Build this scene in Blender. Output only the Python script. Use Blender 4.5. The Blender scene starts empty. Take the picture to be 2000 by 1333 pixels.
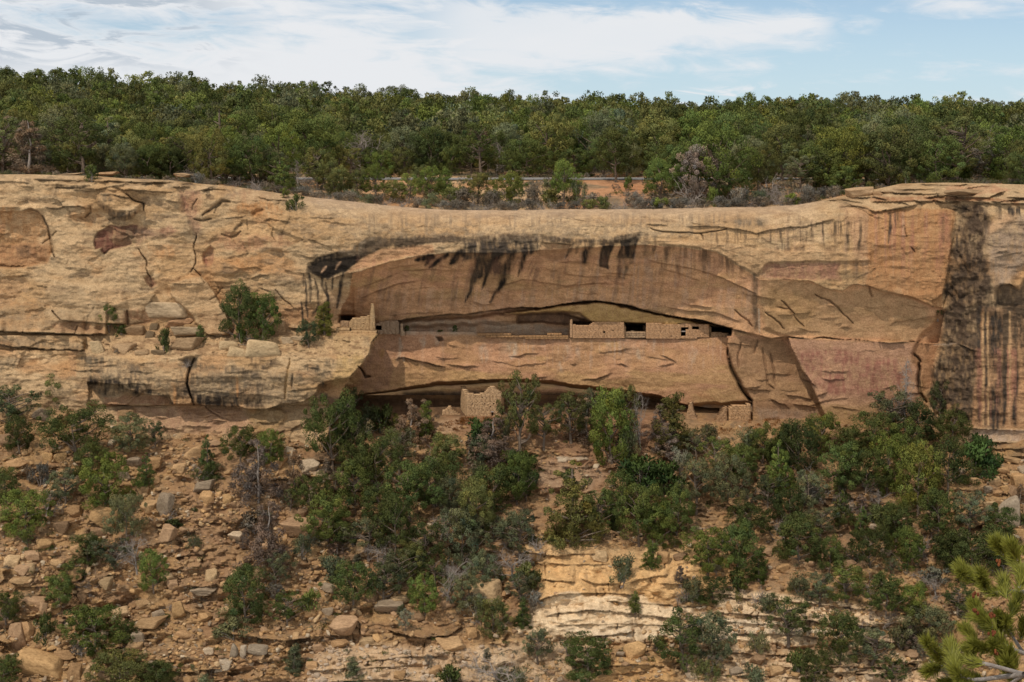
import bpy, math, random
import numpy as np
from mathutils import Vector

# ------------------------------------------------------------------ camera, sky, sun, exposure
SC = bpy.context.scene
FPX = 2747.0                       # focal length in pixels of the 2000 px wide photograph
PITCH = math.atan((666.5 - 300.0) / FPX)
cam_data = bpy.data.cameras.new("camera")
cam_data.sensor_width = 36.0
cam_data.lens = FPX / 2000.0 * 36.0
cam_data.clip_start = 0.1
cam_data.clip_end = 4000.0
cam = bpy.data.objects.new("camera", cam_data)
SC.collection.objects.link(cam)
cam.location = (0, 0, 0)
cam.rotation_euler = (math.pi / 2 - PITCH, 0, 0)
SC.camera = cam

SUN_EL, SUN_AZ = math.radians(54), math.radians(33)      # behind the camera, to its left
SUN_DIR = Vector((-math.sin(SUN_AZ) * math.cos(SUN_EL), -math.cos(SUN_AZ) * math.cos(SUN_EL), math.sin(SUN_EL)))
sun_data = bpy.data.lights.new("sun", 'SUN')
sun_data.energy = 3.0
sun_data.angle = math.radians(0.6)
sun_data.color = (1.0, 0.90, 0.765)
sun = bpy.data.objects.new("sun", sun_data)
SC.collection.objects.link(sun)
sun.rotation_euler = SUN_DIR.to_track_quat('Z', 'Y').to_euler()
sun.location = (-60, -60, 120)

SC.view_settings.view_transform = 'Standard'
SC.view_settings.look = 'None'
SC.view_settings.exposure = -0.20
SC.view_settings.gamma = 1.0
SC.cycles.max_bounces = 6
SC.cycles.diffuse_bounces = 4
SC.cycles.transparent_max_bounces = 4


class NT:
    """tiny helper to write node trees"""
    def __init__(s, tree):
        s.t = tree
        s.t.nodes.clear()

    def n(s, typ, ins=None, **kw):
        nd = s.t.nodes.new(typ)
        for k, v in kw.items():
            setattr(nd, k, v)
        for k, v in (ins or {}).items():
            s.put(nd.inputs[k], v)
        return nd

    def put(s, sock, v):
        if isinstance(v, bpy.types.NodeSocket):
            s.t.links.new(v, sock)
        elif isinstance(v, bpy.types.Node):
            s.t.links.new(v.outputs[0], sock)
        else:
            if sock.type == 'RGBA' and len(v) == 3:
                v = (*v, 1.0)
            sock.default_value = v

    def m(s, op, a, b=0.0, c=0.0):
        nd = s.t.nodes.new('ShaderNodeMath')
        nd.operation = op
        s.put(nd.inputs[0], a)
        s.put(nd.inputs[1], b)
        s.put(nd.inputs[2], c)
        return nd.outputs[0]

    def ss(s, a, b, x):
        nd = s.t.nodes.new('ShaderNodeMapRange')
        nd.interpolation_type = 'SMOOTHSTEP'
        s.put(nd.inputs['Value'], x)
        nd.inputs['From Min'].default_value = a
        nd.inputs['From Max'].default_value = b
        if a > b:
            nd.inputs['From Min'].default_value = b
            nd.inputs['From Max'].default_value = a
            nd.inputs['To Min'].default_value = 1.0
            nd.inputs['To Max'].default_value = 0.0
        return nd.outputs[0]

    def mix(s, f, a, b, blend='MIX'):
        nd = s.t.nodes.new('ShaderNodeMix')
        nd.data_type = 'RGBA'
        nd.blend_type = blend
        s.put(nd.inputs[0], f)
        s.put(nd.inputs[6], a)
        s.put(nd.inputs[7], b)
        return nd.outputs[2]


def build_world():
    w = bpy.data.worlds.new("World")
    SC.world = w
    w.use_nodes = True
    T = NT(w.node_tree)
    sky = T.n('ShaderNodeTexSky')
    sky.sky_type = 'NISHITA'
    sky.sun_disc = False
    sky.sun_elevation = SUN_EL
    sky.sun_rotation = math.pi + SUN_AZ
    sky.altitude = 2000
    sky.air_density = 1.0
    sky.dust_density = 1.4
    geo = T.n('ShaderNodeTexCoord')
    d = geo.outputs['Generated']
    sep = T.n('ShaderNodeSeparateXYZ', {0: d})
    x, y, z = sep.outputs[0], sep.outputs[1], sep.outputs[2]
    az = T.m('MULTIPLY', T.m('ARCTAN2', x, y), 57.2958)
    el = T.m('MULTIPLY', T.m('ARCSINE', z), 57.2958)
    # fine, drawn-out cloud texture in (azimuth, elevation)
    cv = T.n('ShaderNodeCombineXYZ', {0: T.m('MULTIPLY', az, 0.10), 1: T.m('MULTIPLY', el, 0.42), 2: 3.7})
    n1 = T.n('ShaderNodeTexNoise', {'Vector': cv.outputs[0], 'Scale': 1.0, 'Detail': 7.0, 'Roughness': 0.58, 'Distortion': 0.4}).outputs[0]
    cv2 = T.n('ShaderNodeCombineXYZ', {0: T.m('MULTIPLY', az, 0.35), 1: T.m('MULTIPLY', T.m('ADD', el, T.m('MULTIPLY', az, 0.06)), 1.5), 2: 9.1})
    n2 = T.n('ShaderNodeTexNoise', {'Vector': cv2.outputs[0], 'Scale': 1.0, 'Detail': 8.0, 'Roughness': 0.6, 'Distortion': 0.6}).outputs[0]
    n2c = T.m('SUBTRACT', n2, 0.5)
    # broad broken veil, thick at the left and thinning to blue on the right
    veil = T.m('MULTIPLY', T.ss(9.0, -6.0, az), 0.34)
    m1 = T.ss(0.50, 0.86, T.m('ADD', T.m('ADD', n1, veil), T.m('MULTIPLY', n2c, 0.75)))
    # the wedge of cloud pointing right
    top = T.m('ADD', T.m('MULTIPLY', az, -0.035), T.m('ADD', 6.0, T.m('MULTIPLY', n2c, 2.6)))
    bot = T.m('ADD', T.m('MULTIPLY', T.m('MAXIMUM', az, 2.0), 0.13), T.m('ADD', 2.5, T.m('MULTIPLY', n2c, -3.0)))
    m2 = T.m('MULTIPLY', T.ss(-0.15, 0.6, T.m('SUBTRACT', top, el)), T.ss(-0.3, 1.1, T.m('SUBTRACT', el, bot)))
    m2 = T.m('MULTIPLY', m2, T.ss(13.2, 11.9, T.m('ADD', az, T.m('MULTIPLY', n2c, 3.5))))
    m2 = T.m('MULTIPLY', m2, T.ss(-6.0, -1.0, az))
    m2 = T.m('MULTIPLY', m2, T.m('ADD', 0.74, T.m('MULTIPLY', n1, 0.4)))
    # low wisps near the skyline on the right
    m3 = T.m('MULTIPLY', T.ss(0.53, 0.66, n2), T.m('MULTIPLY', T.ss(1.5, 2.1, el), T.ss(3.0, 2.4, el)))
    m3 = T.m('MULTIPLY', m3, T.ss(0.0, 6.0, az))
    front = T.m('MULTIPLY', T.ss(60.0, 35.0, T.m('ABSOLUTE', az)), T.ss(24.0, 11.0, el))
    mk = T.m('MAXIMUM', T.m('MAXIMUM', m1, m2), T.m('MULTIPLY', m3, 0.9))
    # unseen cloud in the rest of the sky, cover raised for fill light
    gn = T.n('ShaderNodeTexNoise', {'Vector': d, 'Scale': 3.0, 'Detail': 6.0, 'Roughness': 0.6}).outputs[0]
    mg = T.m('MULTIPLY', T.ss(0.34, 0.60, gn), 0.92)
    mask = T.m('ADD', T.m('MULTIPLY', mk, front), T.m('MULTIPLY', mg, T.m('SUBTRACT', 1.0, front)))
    # grey-blue undersides in the left part
    gb = T.m('MULTIPLY', T.ss(0.47, 0.60, n2), T.m('MULTIPLY', T.ss(-9.0, -14.0, az), T.ss(2.6, 4.2, el)))
    ccol = T.mix(gb, (0.93, 0.95, 0.98), (0.55, 0.63, 0.72))
    haze = T.m('MULTIPLY', T.ss(8.0, 1.0, el), 0.64)
    skyc = T.mix(1.0, sky.outputs[0], (0.115, 0.115, 0.115), 'MULTIPLY')
    skyc = T.mix(haze, skyc, (0.60, 0.79, 0.94))
    ccol = T.mix(front, (1.22, 1.17, 1.08), ccol)  # out-of-view cloud set brighter than the visible one, as added fill light
    col = T.mix(mask, skyc, ccol)
    bg = T.n('ShaderNodeBackground', {0: col, 1: 1.0})
    out = T.n('ShaderNodeOutputWorld')
    T.t.links.new(bg.outputs[0], out.inputs[0])


build_world()

# ------------------------------------------------------------------ numeric helpers
RNG = np.random.default_rng(11)
random.seed(5)
_TAB = np.random.default_rng(3).random((256, 256)).astype(np.float32)


def vnoise(x, y, seed=0):
    xi = np.floor(x).astype(np.int64)
    yi = np.floor(y).astype(np.int64)
    fx = (x - xi).astype(np.float32)
    fy = (y - yi).astype(np.float32)
    fx = fx * fx * (3 - 2 * fx)
    fy = fy * fy * (3 - 2 * fy)
    a = (xi + seed * 37) & 255
    b = (yi + seed * 91) & 255
    a1 = (a + 1) & 255
    b1 = (b + 1) & 255
    t = _TAB
    return ((t[a, b] * (1 - fx) + t[a1, b] * fx) * (1 - fy) + (t[a, b1] * (1 - fx) + t[a1, b1] * fx) * fy) * 2 - 1


def fbm(x, y, o=4, seed=0, gain=0.5):
    s = 0.0
    a = 1.0
    tot = 0.0
    for k in range(o):
        s = s + a * vnoise(x * 2 ** k + 13.7 * k, y * 2 ** k + 7.3 * k, seed + k)
        tot += a
        a *= gain
    return s / tot * 1.5


def ss(a, b, x):
    t = np.clip((x - a) / (b - a), 0, 1)
    return t * t * (3 - 2 * t)


def facets(x, y, seed=0, tilt=0.6):
    """broken, slightly tilted plates: a random plane in every cell of a jittered grid -> (value, distance to the joint)"""
    xi, yi = np.floor(x).astype(int), np.floor(y).astype(int)
    b1 = np.full(x.shape, 9.0)
    b2 = np.full(x.shape, 9.0)
    val = np.zeros(x.shape)
    for di in (-1, 0, 1):
        for dj in (-1, 0, 1):
            ci, cj = (xi + di + seed * 17) & 255, (yi + dj + seed * 29) & 255
            jx, jy = _TAB[ci, cj], _TAB[cj, (ci + 101) & 255]
            dx, dy = x - (xi + di + jx), y - (yi + dj + jy)
            d = np.hypot(dx, dy)
            h = _TAB[(ci + 57) & 255, (cj + 31) & 255] - .5 + tilt * (dx * (_TAB[(ci + 9) & 255, cj] - .5) + dy * (_TAB[ci, (cj + 77) & 255] - .5)) * 2
            m = d < b1
            b2 = np.where(m, b1, np.minimum(b2, d))
            val = np.where(m, h, val)
            b1 = np.where(m, d, b1)
    return val, b2 - b1


def lerp(a, b, t):
    return a + (b - a) * t


def P(u, v, Y):
    """the point at depth Y seen at photo position (u, v)"""
    dx = (np.asarray(u, float) - 1000.0) / FPX
    dz = -(np.asarray(v, float) - 666.5) / FPX
    ry = math.cos(PITCH) + dz * math.sin(PITCH)
    rz = -math.sin(PITCH) + dz * math.cos(PITCH)
    t = Y / ry
    return np.stack(np.broadcast_arrays(dx * t, Y + 0 * t, rz * t), -1)


def v_of(y, z):
    """photo row of a point at depth y and height z"""
    c, s = math.cos(PITCH), math.sin(PITCH)
    f = y * c - z * s
    up = y * s + z * c
    return 666.5 - FPX * up / f


def u_of(x, y, z):
    return 1000.0 + FPX * x / (y * math.cos(PITCH) - z * math.sin(PITCH))


def curve(pts, x):
    p = np.array(pts, float)
    return np.interp(x, p[:, 0], p[:, 1])


# ------------------------------------------------------------------ blender helpers
COL = SC.collection


def mesh_data(name, V, faces, mat=None, smooth=False, col=None, nrm=None):
    """faces: list of integer arrays (n,k)"""
    me = bpy.data.meshes.new(name)
    V = np.ascontiguousarray(V, np.float32)
    me.vertices.add(len(V))
    me.vertices.foreach_set('co', V.ravel())
    faces = [np.asarray(f, np.int32) for f in faces if len(f)]
    loops = np.concatenate([f.ravel() for f in faces])
    sizes = np.concatenate([np.full(len(f), f.shape[1], np.int32) for f in faces])
    starts = np.concatenate([[0], np.cumsum(sizes)[:-1]]).astype(np.int32)
    me.loops.add(len(loops))
    me.loops.foreach_set('vertex_index', loops)
    me.polygons.add(len(sizes))
    me.polygons.foreach_set('loop_start', starts)
    me.polygons.foreach_set('loop_total', sizes)
    if smooth:
        me.polygons.foreach_set('use_smooth', np.ones(len(sizes), bool))
    if col is not None:
        at = me.color_attributes.new('Col', 'FLOAT_COLOR', 'POINT')
        c = np.ones((len(V), 4), np.float32)
        c[:, :3] = col
        at.data.foreach_set('color', c.ravel())
    me.update(calc_edges=True)
    if nrm is not None:
        me.normals_split_custom_set_from_vertices(np.ascontiguousarray(nrm, np.float32))
    if mat:
        me.materials.append(mat)
    return me


def link(name, me, parent=None, loc=None):
    o = bpy.data.objects.new(name, me)
    COL.objects.link(o)
    if parent:
        o.parent = parent
    if loc is not None:
        o.location = loc
    return o


def tag(o, label=None, cat=None, group=None, kind=None):
    if label: o['label'] = label
    if cat: o['category'] = cat
    if group: o['group'] = group
    if kind: o['kind'] = kind
    return o


def empty(name, loc=(0, 0, 0), rz=0.0, s=None):
    o = bpy.data.objects.new(name, None)
    COL.objects.link(o)
    o.empty_display_size = 0.3
    o.location = loc
    o.rotation_euler = (0, 0, rz)
    if s is not None:
        o.scale = s
    return o


def tube(path, rad, sides=6):
    """tapered tube along a path -> verts, quads"""
    path = np.asarray(path, float)
    n = len(path)
    rad = np.broadcast_to(np.asarray(rad, float), (n,))
    tan = np.gradient(path, axis=0)
    tan /= np.linalg.norm(tan, axis=1, keepdims=True) + 1e-9
    ref = np.where(np.abs(tan[:, 2:3]) > 0.9, np.array([[1.0, 0, 0]]), np.array([[0, 0, 1.0]]))
    a = np.cross(tan, ref)
    a /= np.linalg.norm(a, axis=1, keepdims=True) + 1e-9
    b = np.cross(tan, a)
    th = np.arange(sides) / sides * 2 * np.pi
    V = path[:, None, :] + rad[:, None, None] * (np.cos(th)[None, :, None] * a[:, None, :] + np.sin(th)[None, :, None] * b[:, None, :])
    V = V.reshape(-1, 3)
    i = np.arange(n - 1)[:, None] * sides
    j = np.arange(sides)[None, :]
    j1 = (j + 1) % sides
    F = np.stack([i + j, i + j1, i + sides + j1, i + sides + j], -1).reshape(-1, 4)
    return V, F


class MB:
    """collects pieces of one mesh"""
    def __init__(s):
        s.V, s.F, s.C, s.n = [], {}, [], 0

    def add(s, V, F, col=None):
        V = np.asarray(V, float)
        F = np.asarray(F, int)
        s.F.setdefault(F.shape[1], []).append(F + s.n)
        s.V.append(V)
        c = np.ones((len(V), 3)) if col is None else np.broadcast_to(np.asarray(col, float), (len(V), 3))
        s.C.append(c)
        s.n += len(V)

    def mesh(s, name, mat, smooth=False):
        return mesh_data(name, np.concatenate(s.V), [np.concatenate(f) for f in s.F.values()], mat, smooth, np.concatenate(s.C))


def box(x0, x1, y0, y1, z0, z1):
    V = [(x0, y0, z0), (x1, y0, z0), (x1, y1, z0), (x0, y1, z0), (x0, y0, z1), (x1, y0, z1), (x1, y1, z1), (x0, y1, z1)]
    F = [(0, 3, 2, 1), (4, 5, 6, 7), (0, 1, 5, 4), (1, 2, 6, 5), (2, 3, 7, 6), (3, 0, 4, 7)]
    return V, F


# ------------------------------------------------------------------ materials
def mat_rock(name, scale=1.0, bump=0.35, tint=(1, 1, 1), use_obj=False, bed=0.5, rough=0.95):
    m = bpy.data.materials.new(name)
    m.use_nodes = True
    T = NT(m.node_tree)
    tc = T.n('ShaderNodeTexCoord')
    co = tc.outputs['Object']
    att = T.n('ShaderNodeAttribute', attribute_name='Col').outputs['Color']
    if use_obj:
        oi = T.n('ShaderNodeObjectInfo')
        att = T.mix(1.0, att, oi.outputs['Color'], 'MULTIPLY')
        co = T.n('ShaderNodeVectorMath', {0: co, 1: oi.outputs['Random']}, operation='ADD').outputs[0]
    mp = T.n('ShaderNodeMapping', {'Vector': co, 'Scale': (1.0, 1.0, 1.9)})
    n1 = T.n('ShaderNodeTexNoise', {'Vector': mp.outputs[0], 'Scale': 1.1 * scale, 'Detail': 10.0, 'Roughness': 0.74}).outputs[0]
    n2 = T.n('ShaderNodeTexNoise', {'Vector': co, 'Scale': 7.5 * scale, 'Detail': 8.0, 'Roughness': 0.78}).outputs[0]
    f1 = T.ss(0.30, 0.72, n1)
    f2 = T.ss(0.37, 0.60, n2)
    c = T.mix(f1, (0.74, 0.71, 0.67), (1.16, 1.16, 1.14))
    c2 = T.mix(f2, (0.76, 0.74, 0.72), (1.16, 1.16, 1.16))
    c = T.mix(1.0, c, c2, 'MULTIPLY')
    base = T.mix(1.0, T.mix(1.0, att, c, 'MULTIPLY'), tint, 'MULTIPLY')
    h = T.m('ADD', T.m('MULTIPLY', n1, 0.7), T.m('MULTIPLY', n2, 0.3))
    bp = T.n('ShaderNodeBump', {'Strength': bump, 'Distance': 0.35, 'Height': h})
    b = T.n('ShaderNodeBsdfPrincipled', {'Base Color': base, 'Roughness': rough, 'Specular IOR Level': 0.12, 'Normal': bp.outputs[0]})
    T.t.links.new(b.outputs[0], T.n('ShaderNodeOutputMaterial').inputs[0])
    return m


def mat_leaf(name, trans=0.3):
    m = bpy.data.materials.new(name)
    m.use_nodes = True
    T = NT(m.node_tree)
    att = T.n('ShaderNodeAttribute', attribute_name='Col').outputs['Color']
    oi = T.n('ShaderNodeObjectInfo')
    c = T.mix(1.0, att, oi.outputs['Color'], 'MULTIPLY')
    b = T.n('ShaderNodeBsdfPrincipled', {'Base Color': c, 'Roughness': 0.75, 'Specular IOR Level': 0.2})
    t = T.n('ShaderNodeBsdfTranslucent', {'Color': c})
    mx = T.n('ShaderNodeMixShader', {0: trans})
    T.t.links.new(b.outputs[0], mx.inputs[1])
    T.t.links.new(t.outputs[0], mx.inputs[2])
    T.t.links.new(mx.outputs[0], T.n('ShaderNodeOutputMaterial').inputs[0])
    return m


def mat_bark(name, c0, c1):
    m = bpy.data.materials.new(name)
    m.use_nodes = True
    T = NT(m.node_tree)
    co = T.n('ShaderNodeTexCoord').outputs['Object']
    mp = T.n('ShaderNodeMapping', {'Vector': co, 'Scale': (6.0, 6.0, 1.2)})
    n1 = T.n('ShaderNodeTexNoise', {'Vector': mp.outputs[0], 'Scale': 3.0, 'Detail': 6.0, 'Roughness': 0.7}).outputs[0]
    c = T.mix(T.ss(0.3, 0.7, n1), c0, c1)
    bp = T.n('ShaderNodeBump', {'Strength': 0.6, 'Distance': 0.05, 'Height': n1})
    b = T.n('ShaderNodeBsdfPrincipled', {'Base Color': c, 'Roughness': 0.9, 'Specular IOR Level': 0.15, 'Normal': bp.outputs[0]})
    T.t.links.new(b.outputs[0], T.n('ShaderNodeOutputMaterial').inputs[0])
    return m


M_CLIFF = mat_rock('sandstone_cliff', 1.0, 0.55)
M_SLOPE = mat_rock('talus_soil', 1.6, 0.6)
M_MESA = mat_rock('mesa_soil', 1.0, 0.5)
M_BOULDER = mat_rock('boulder_sandstone', 1.4, 0.55, use_obj=True)
M_RUBBLE = mat_rock('rubble_sandstone', 3.0, 0.4)
M_MASON = mat_rock('ruin_masonry', 2.0, 0.5)
M_LEAF = mat_leaf('evergreen_leaf')
M_BARK = mat_bark('juniper_bark', (0.10, 0.075, 0.055), (0.22, 0.17, 0.13))
M_DEAD = mat_bark('weathered_wood', (0.20, 0.165, 0.14), (0.38, 0.33, 0.29))


# ------------------------------------------------------------------ rock faces as sculpted depth fields
class Field:
    """depth Y(u,v) and stone colour C(u,v) of a rock face, carved feature by feature"""
    def __init__(s, u0, u1, du, vtop, vbot, rows):
        s.du, s.u0 = du, u0
        us = np.arange(u0, u1 + du, du)
        w = np.linspace(0, 1, rows)[:, None]
        vt, vb = vtop(us)[None, :], vbot(us)[None, :]
        s.U = np.broadcast_to(us[None, :], (rows, len(us))).astype(np.float64)
        s.V = vt + (vb - vt) * w
        s.us = us
        s.Y = np.zeros_like(s.U)
        s.C = np.zeros(s.U.shape + (3,))
        k = 1 / 22.0
        s.wu = 3.4 * fbm(s.U * k, s.V * k, 4, 41)
        s.wv = 2.6 * fbm(s.U * k + 50, s.V * k, 4, 45)
        s.g = 0.62 * fbm(s.U / 4.2, s.V / 15.0, 3, 77) + 0.45 * fbm(s.U / 20.0, s.V / 16.0, 3, 78)

    def win(s, pts, pad):
        p = np.asarray(pts, float)
        j0 = max(0, int((p[:, 0].min() - pad - s.u0) / s.du))
        j1 = min(s.U.shape[1], int((p[:, 0].max() + pad - s.u0) / s.du) + 2)
        if j1 <= j0:
            return None
        vv = s.V[:, j0:j1]
        r = np.where(((vv > p[:, 1].min() - pad) & (vv < p[:, 1].max() + pad)).any(1))[0]
        if not len(r):
            return None
        return (slice(r[0], r[-1] + 1), slice(j0, j1))

    def seg(s, u, v, pts):
        p = np.asarray(pts, float)
        best = np.full(u.shape, 1e9)
        par = np.zeros(u.shape)
        n = len(p) - 1
        for i in range(n):
            a, b = p[i], p[i + 1]
            d = b - a
            t = np.clip(((u - a[0]) * d[0] + (v - a[1]) * d[1]) / (d @ d + 1e-9), 0, 1)
            q = np.hypot(u - a[0] - t * d[0], v - a[1] - t * d[1])
            m = q < best
            best = np.where(m, q, best)
            par = np.where(m, (i + t) / n, par)
        return best, par

    def mask_poly(s, pts, soft=3.0, warp=1.0, pad=None):
        pad = pad if pad is not None else soft * 2 + 12
        w = s.win(pts, pad)
        if w is None:
            return None, None, None
        u = s.U[w] + warp * s.wu[w]
        v = s.V[w] + warp * s.wv[w]
        p = np.asarray(pts, float)
        ins = np.zeros(u.shape, bool)
        j = len(p) - 1
        for i in range(len(p)):
            xi, yi, xj, yj = p[i, 0], p[i, 1], p[j, 0], p[j, 1]
            if yi != yj:
                c = ((yi > v) != (yj > v)) & (u < (xj - xi) * (v - yi) / (yj - yi) + xi)
                ins ^= c
            j = i
        d, _ = s.seg(u, v, np.vstack([p, p[:1]]))
        sd = np.where(ins, d, -d)
        return w, ss(-soft, soft, sd), sd

    def paint(s, w, m, col, a=1.0, rough=0.0):
        m = m * a
        if rough:
            m = np.clip(m * (1 + rough * s.g[w] * 1.6), 0, 1)
        s.C[w] = s.C[w] * (1 - m[..., None]) + np.asarray(col) * m[..., None]

    def poly(s, pts, dY=0.0, soft=3.0, col=None, a=1.0, warp=1.0, rough=0.4, round_=0.0):
        w, m, sd = s.mask_poly(pts, soft, warp)
        if w is None:
            return
        if dY:
            if round_:
                mm = np.sqrt(np.clip(1 - (1 - np.clip(sd / round_, 0, 1)) ** 2, 0, 1))
                s.Y[w] += dY * mm
            else:
                s.Y[w] += dY * m
        if col is not None:
            s.paint(w, m, col, a, rough)

    def line(s, pts, wd=2.0, dY=0.0, col=None, a=1.0, warp=0.6, taper=True, rough=0.3, wd2=None):
        w = s.win(pts, wd * 3 + 8)
        if w is None:
            return
        u = s.U[w] + warp * s.wu[w]
        v = s.V[w] + warp * s.wv[w]
        d, t = s.seg(u, v, pts)
        ww = wd if wd2 is None else lerp(wd, wd2, t)
        if taper:
            ww = ww * (0.35 + 0.65 * np.sin(np.pi * np.clip(t, 0.02, 0.98)) ** 0.5)
        m = np.exp(-(d / ww) ** 2)
        if dY:
            s.Y[w] += dY * m
        if col is not None:
            s.paint(w, np.clip(m * 1.15, 0, 1), col, a, rough)

    def ledge(s, pts, d=0.6, L=16.0, warp=0.8, fade=14.0, back=0.0, Lb=14.0, dark=None):
        """rock above the line stands out by d metres and ends in a sharp undercut"""
        p = np.asarray(pts, float)
        p = p[np.argsort(p[:, 0])]
        w = s.win([(p[0, 0], p[:, 1].min() - L * 4), (p[-1, 0], p[:, 1].max() + Lb * 4)], 6)
        if w is None:
            return
        u = s.U[w]
        vl = np.interp(u, p[:, 0], p[:, 1]) + warp * s.wv[w] * 0.7
        f = ss(0, fade, u - p[0, 0]) * ss(0, fade, p[-1, 0] - u)
        f = f * (0.8 + 0.3 * vnoise(u / 13.0, u * 0 + p[0, 1], 5))
        dv = vl - s.V[w]
        up = np.where(dv >= 0, np.exp(-np.clip(dv, 0, None) / L), 0)
        dn = np.where(dv < 0, np.exp(np.clip(dv, None, 0) / Lb), 0)
        s.Y[w] += f * (-d * up + back * dn)
        if dark:  # undercut shade painted as a dark line just below the edge
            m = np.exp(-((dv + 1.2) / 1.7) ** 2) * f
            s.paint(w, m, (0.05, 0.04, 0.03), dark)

    def streaks(s, u0, u1, v0, v1, col, a, freq=6.0, seed=0, thr=0.15, slant=0.0, vf=90.0):
        w = s.win([(u0, v0), (u1, v1)], 4)
        u, v = s.U[w], s.V[w]
        uu = u + slant * (v - v0) + s.wu[w] * 0.35
        n = fbm(uu / freq, v / vf, 3, seed)
        ln = 0.5 + 0.5 * vnoise(uu / (freq * 1.2), v * 0 + 3.1, seed + 9)
        fall = 1 - ss(0.45, 1.0, (v - v0) / (v1 - v0) / (0.45 + 0.75 * ln))
        m = ss(thr, thr + 0.35, n) * ss(u0, u0 + 12, u) * ss(u1, u1 - 12, u) * ss(v0 - 4, v0 + 8, v) * fall
        s.paint(w, m, col, a, 0.5)

    def build(s, name, mat):
        H, W = s.U.shape
        V = P(s.U, s.V, s.Y).reshape(-1, 3)
        i = (np.arange(H - 1)[:, None] * W + np.arange(W - 1)[None, :]).reshape(-1, 1)
        F = np.concatenate([i, i + W, i + W + 1, i + 1], 1)
        me = mesh_data(name, V, [F], mat, True, np.clip(s.C, 0.01, 0.9).reshape(-1, 3))
        return link(name, me)


CREAM = np.array((.56, .405, .235)); TAN = np.array((.52, .345, .18)); ORANGE = np.array((.50, .265, .115))
RED = np.array((.20, .095, .065)); BROWN = np.array((.26, .165, .10)); BLACK = np.array((.035, .028, .022))
GREY = np.array((.29, .225, .15)); OCHRE = np.array((.50, .335, .155)); WHITE = np.array((.62, .53, .41))
SHBR = np.array((.68, .40, .21)); PINK = np.array((.52, .30, .175)); MAUVE = np.array((.40, .205, .14))
DBR = np.array((.19, .135, .088)); SOIL = np.array((.44, .28, .155))

RIM = [(-320, 340), (0, 341), (60, 341), (180, 344), (245, 349), (330, 352), (400, 360), (450, 364), (500, 371), (560, 380), (600, 385),
       (650, 390), (700, 395), (760, 402), (830, 408), (900, 411), (1000, 411), (1100, 409), (1250, 409), (1400, 405), (1500, 404),
       (1560, 400), (1600, 393), (1640, 385), (1700, 372), (1760, 359), (1850, 357), (2000, 361), (2320, 362)]
LIP = [(560, 545), (601, 533), (640, 548), (668, 538), (686, 534), (720, 525), (760, 512), (800, 503), (860, 496), (930, 494), (1000, 494),
       (1056, 488), (1110, 486), (1180, 482), (1260, 479), (1330, 483), (1400, 493), (1436, 516), (1467, 534), (1484, 546), (1525, 546),
       (1580, 549), (1596, 556), (1623, 567), (1647, 568), (1665, 557), (1692, 558), (1718, 568), (1772, 578), (1796, 588), (1822, 600), (1860, 604)]
SLOT = [(640, 640), (732, 635), (746, 632), (775, 627), (814, 620), (872, 614), (912, 614), (960, 606), (1017, 600), (1056, 601), (1095, 594),
        (1131, 590), (1164, 587), (1222, 596), (1275, 610), (1322, 619), (1372, 626), (1411, 637), (1460, 650), (1482, 655), (1505, 661),
        (1580, 661), (1640, 664), (1716, 667), (1783, 669), (1860, 673)]
BENCH = [(640, 650), (735, 650), (790, 647), (850, 648), (920, 648), (960, 652), (1000, 656), (1110, 660), (1220, 658), (1330, 657), (1420, 652), (1500, 664)]
LIPB = [(640, 800), (685, 774), (718, 768), (749, 765), (788, 758), (860, 746), (938, 743), (977, 741), (1041, 742), (1080, 744), (1109, 750),
        (1185, 758), (1256, 768), (1291, 774), (1304, 781), (1334, 789), (1360, 795), (1420, 800)]
CEILB = [(640, 806), (718, 775), (788, 768), (860, 761), (899, 759), (977, 752), (1041, 753), (1102, 762), (1185, 774), (1256, 784), (1304, 792), (1360, 800)]
BR = [(534, 688), (557, 684), (576, 682), (602, 668), (635, 664), (640, 690), (648, 736), (654, 738), (670, 725), (689, 721), (712, 706), (742, 680), (775, 664), (800, 655), (900, 630)]
SLABL = [(640, 1420), (691, 1422), (715, 1428), (740, 1439), (764, 1452), (781, 1467), (900, 1468)]
SLABR = [(640, 1530), (674, 1543), (702, 1557), (725, 1569), (747, 1583), (800, 1606), (900, 1640)]
BUTT = [(330, 1872), (420, 1867), (500, 1856), (560, 1846), (600, 1842), (640, 1838), (700, 1826), (760, 1818), (820, 1812), (900, 1810)]
UND = [(171, 746), (206, 750), (238, 752), (248, 760), (275, 768), (297, 772), (330, 774), (338, 790), (377, 790), (399, 792), (466, 795), (481, 798), (518, 800), (553, 789),
       (592, 785), (617, 770), (622, 752), (654, 742), (700, 735)]


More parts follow.
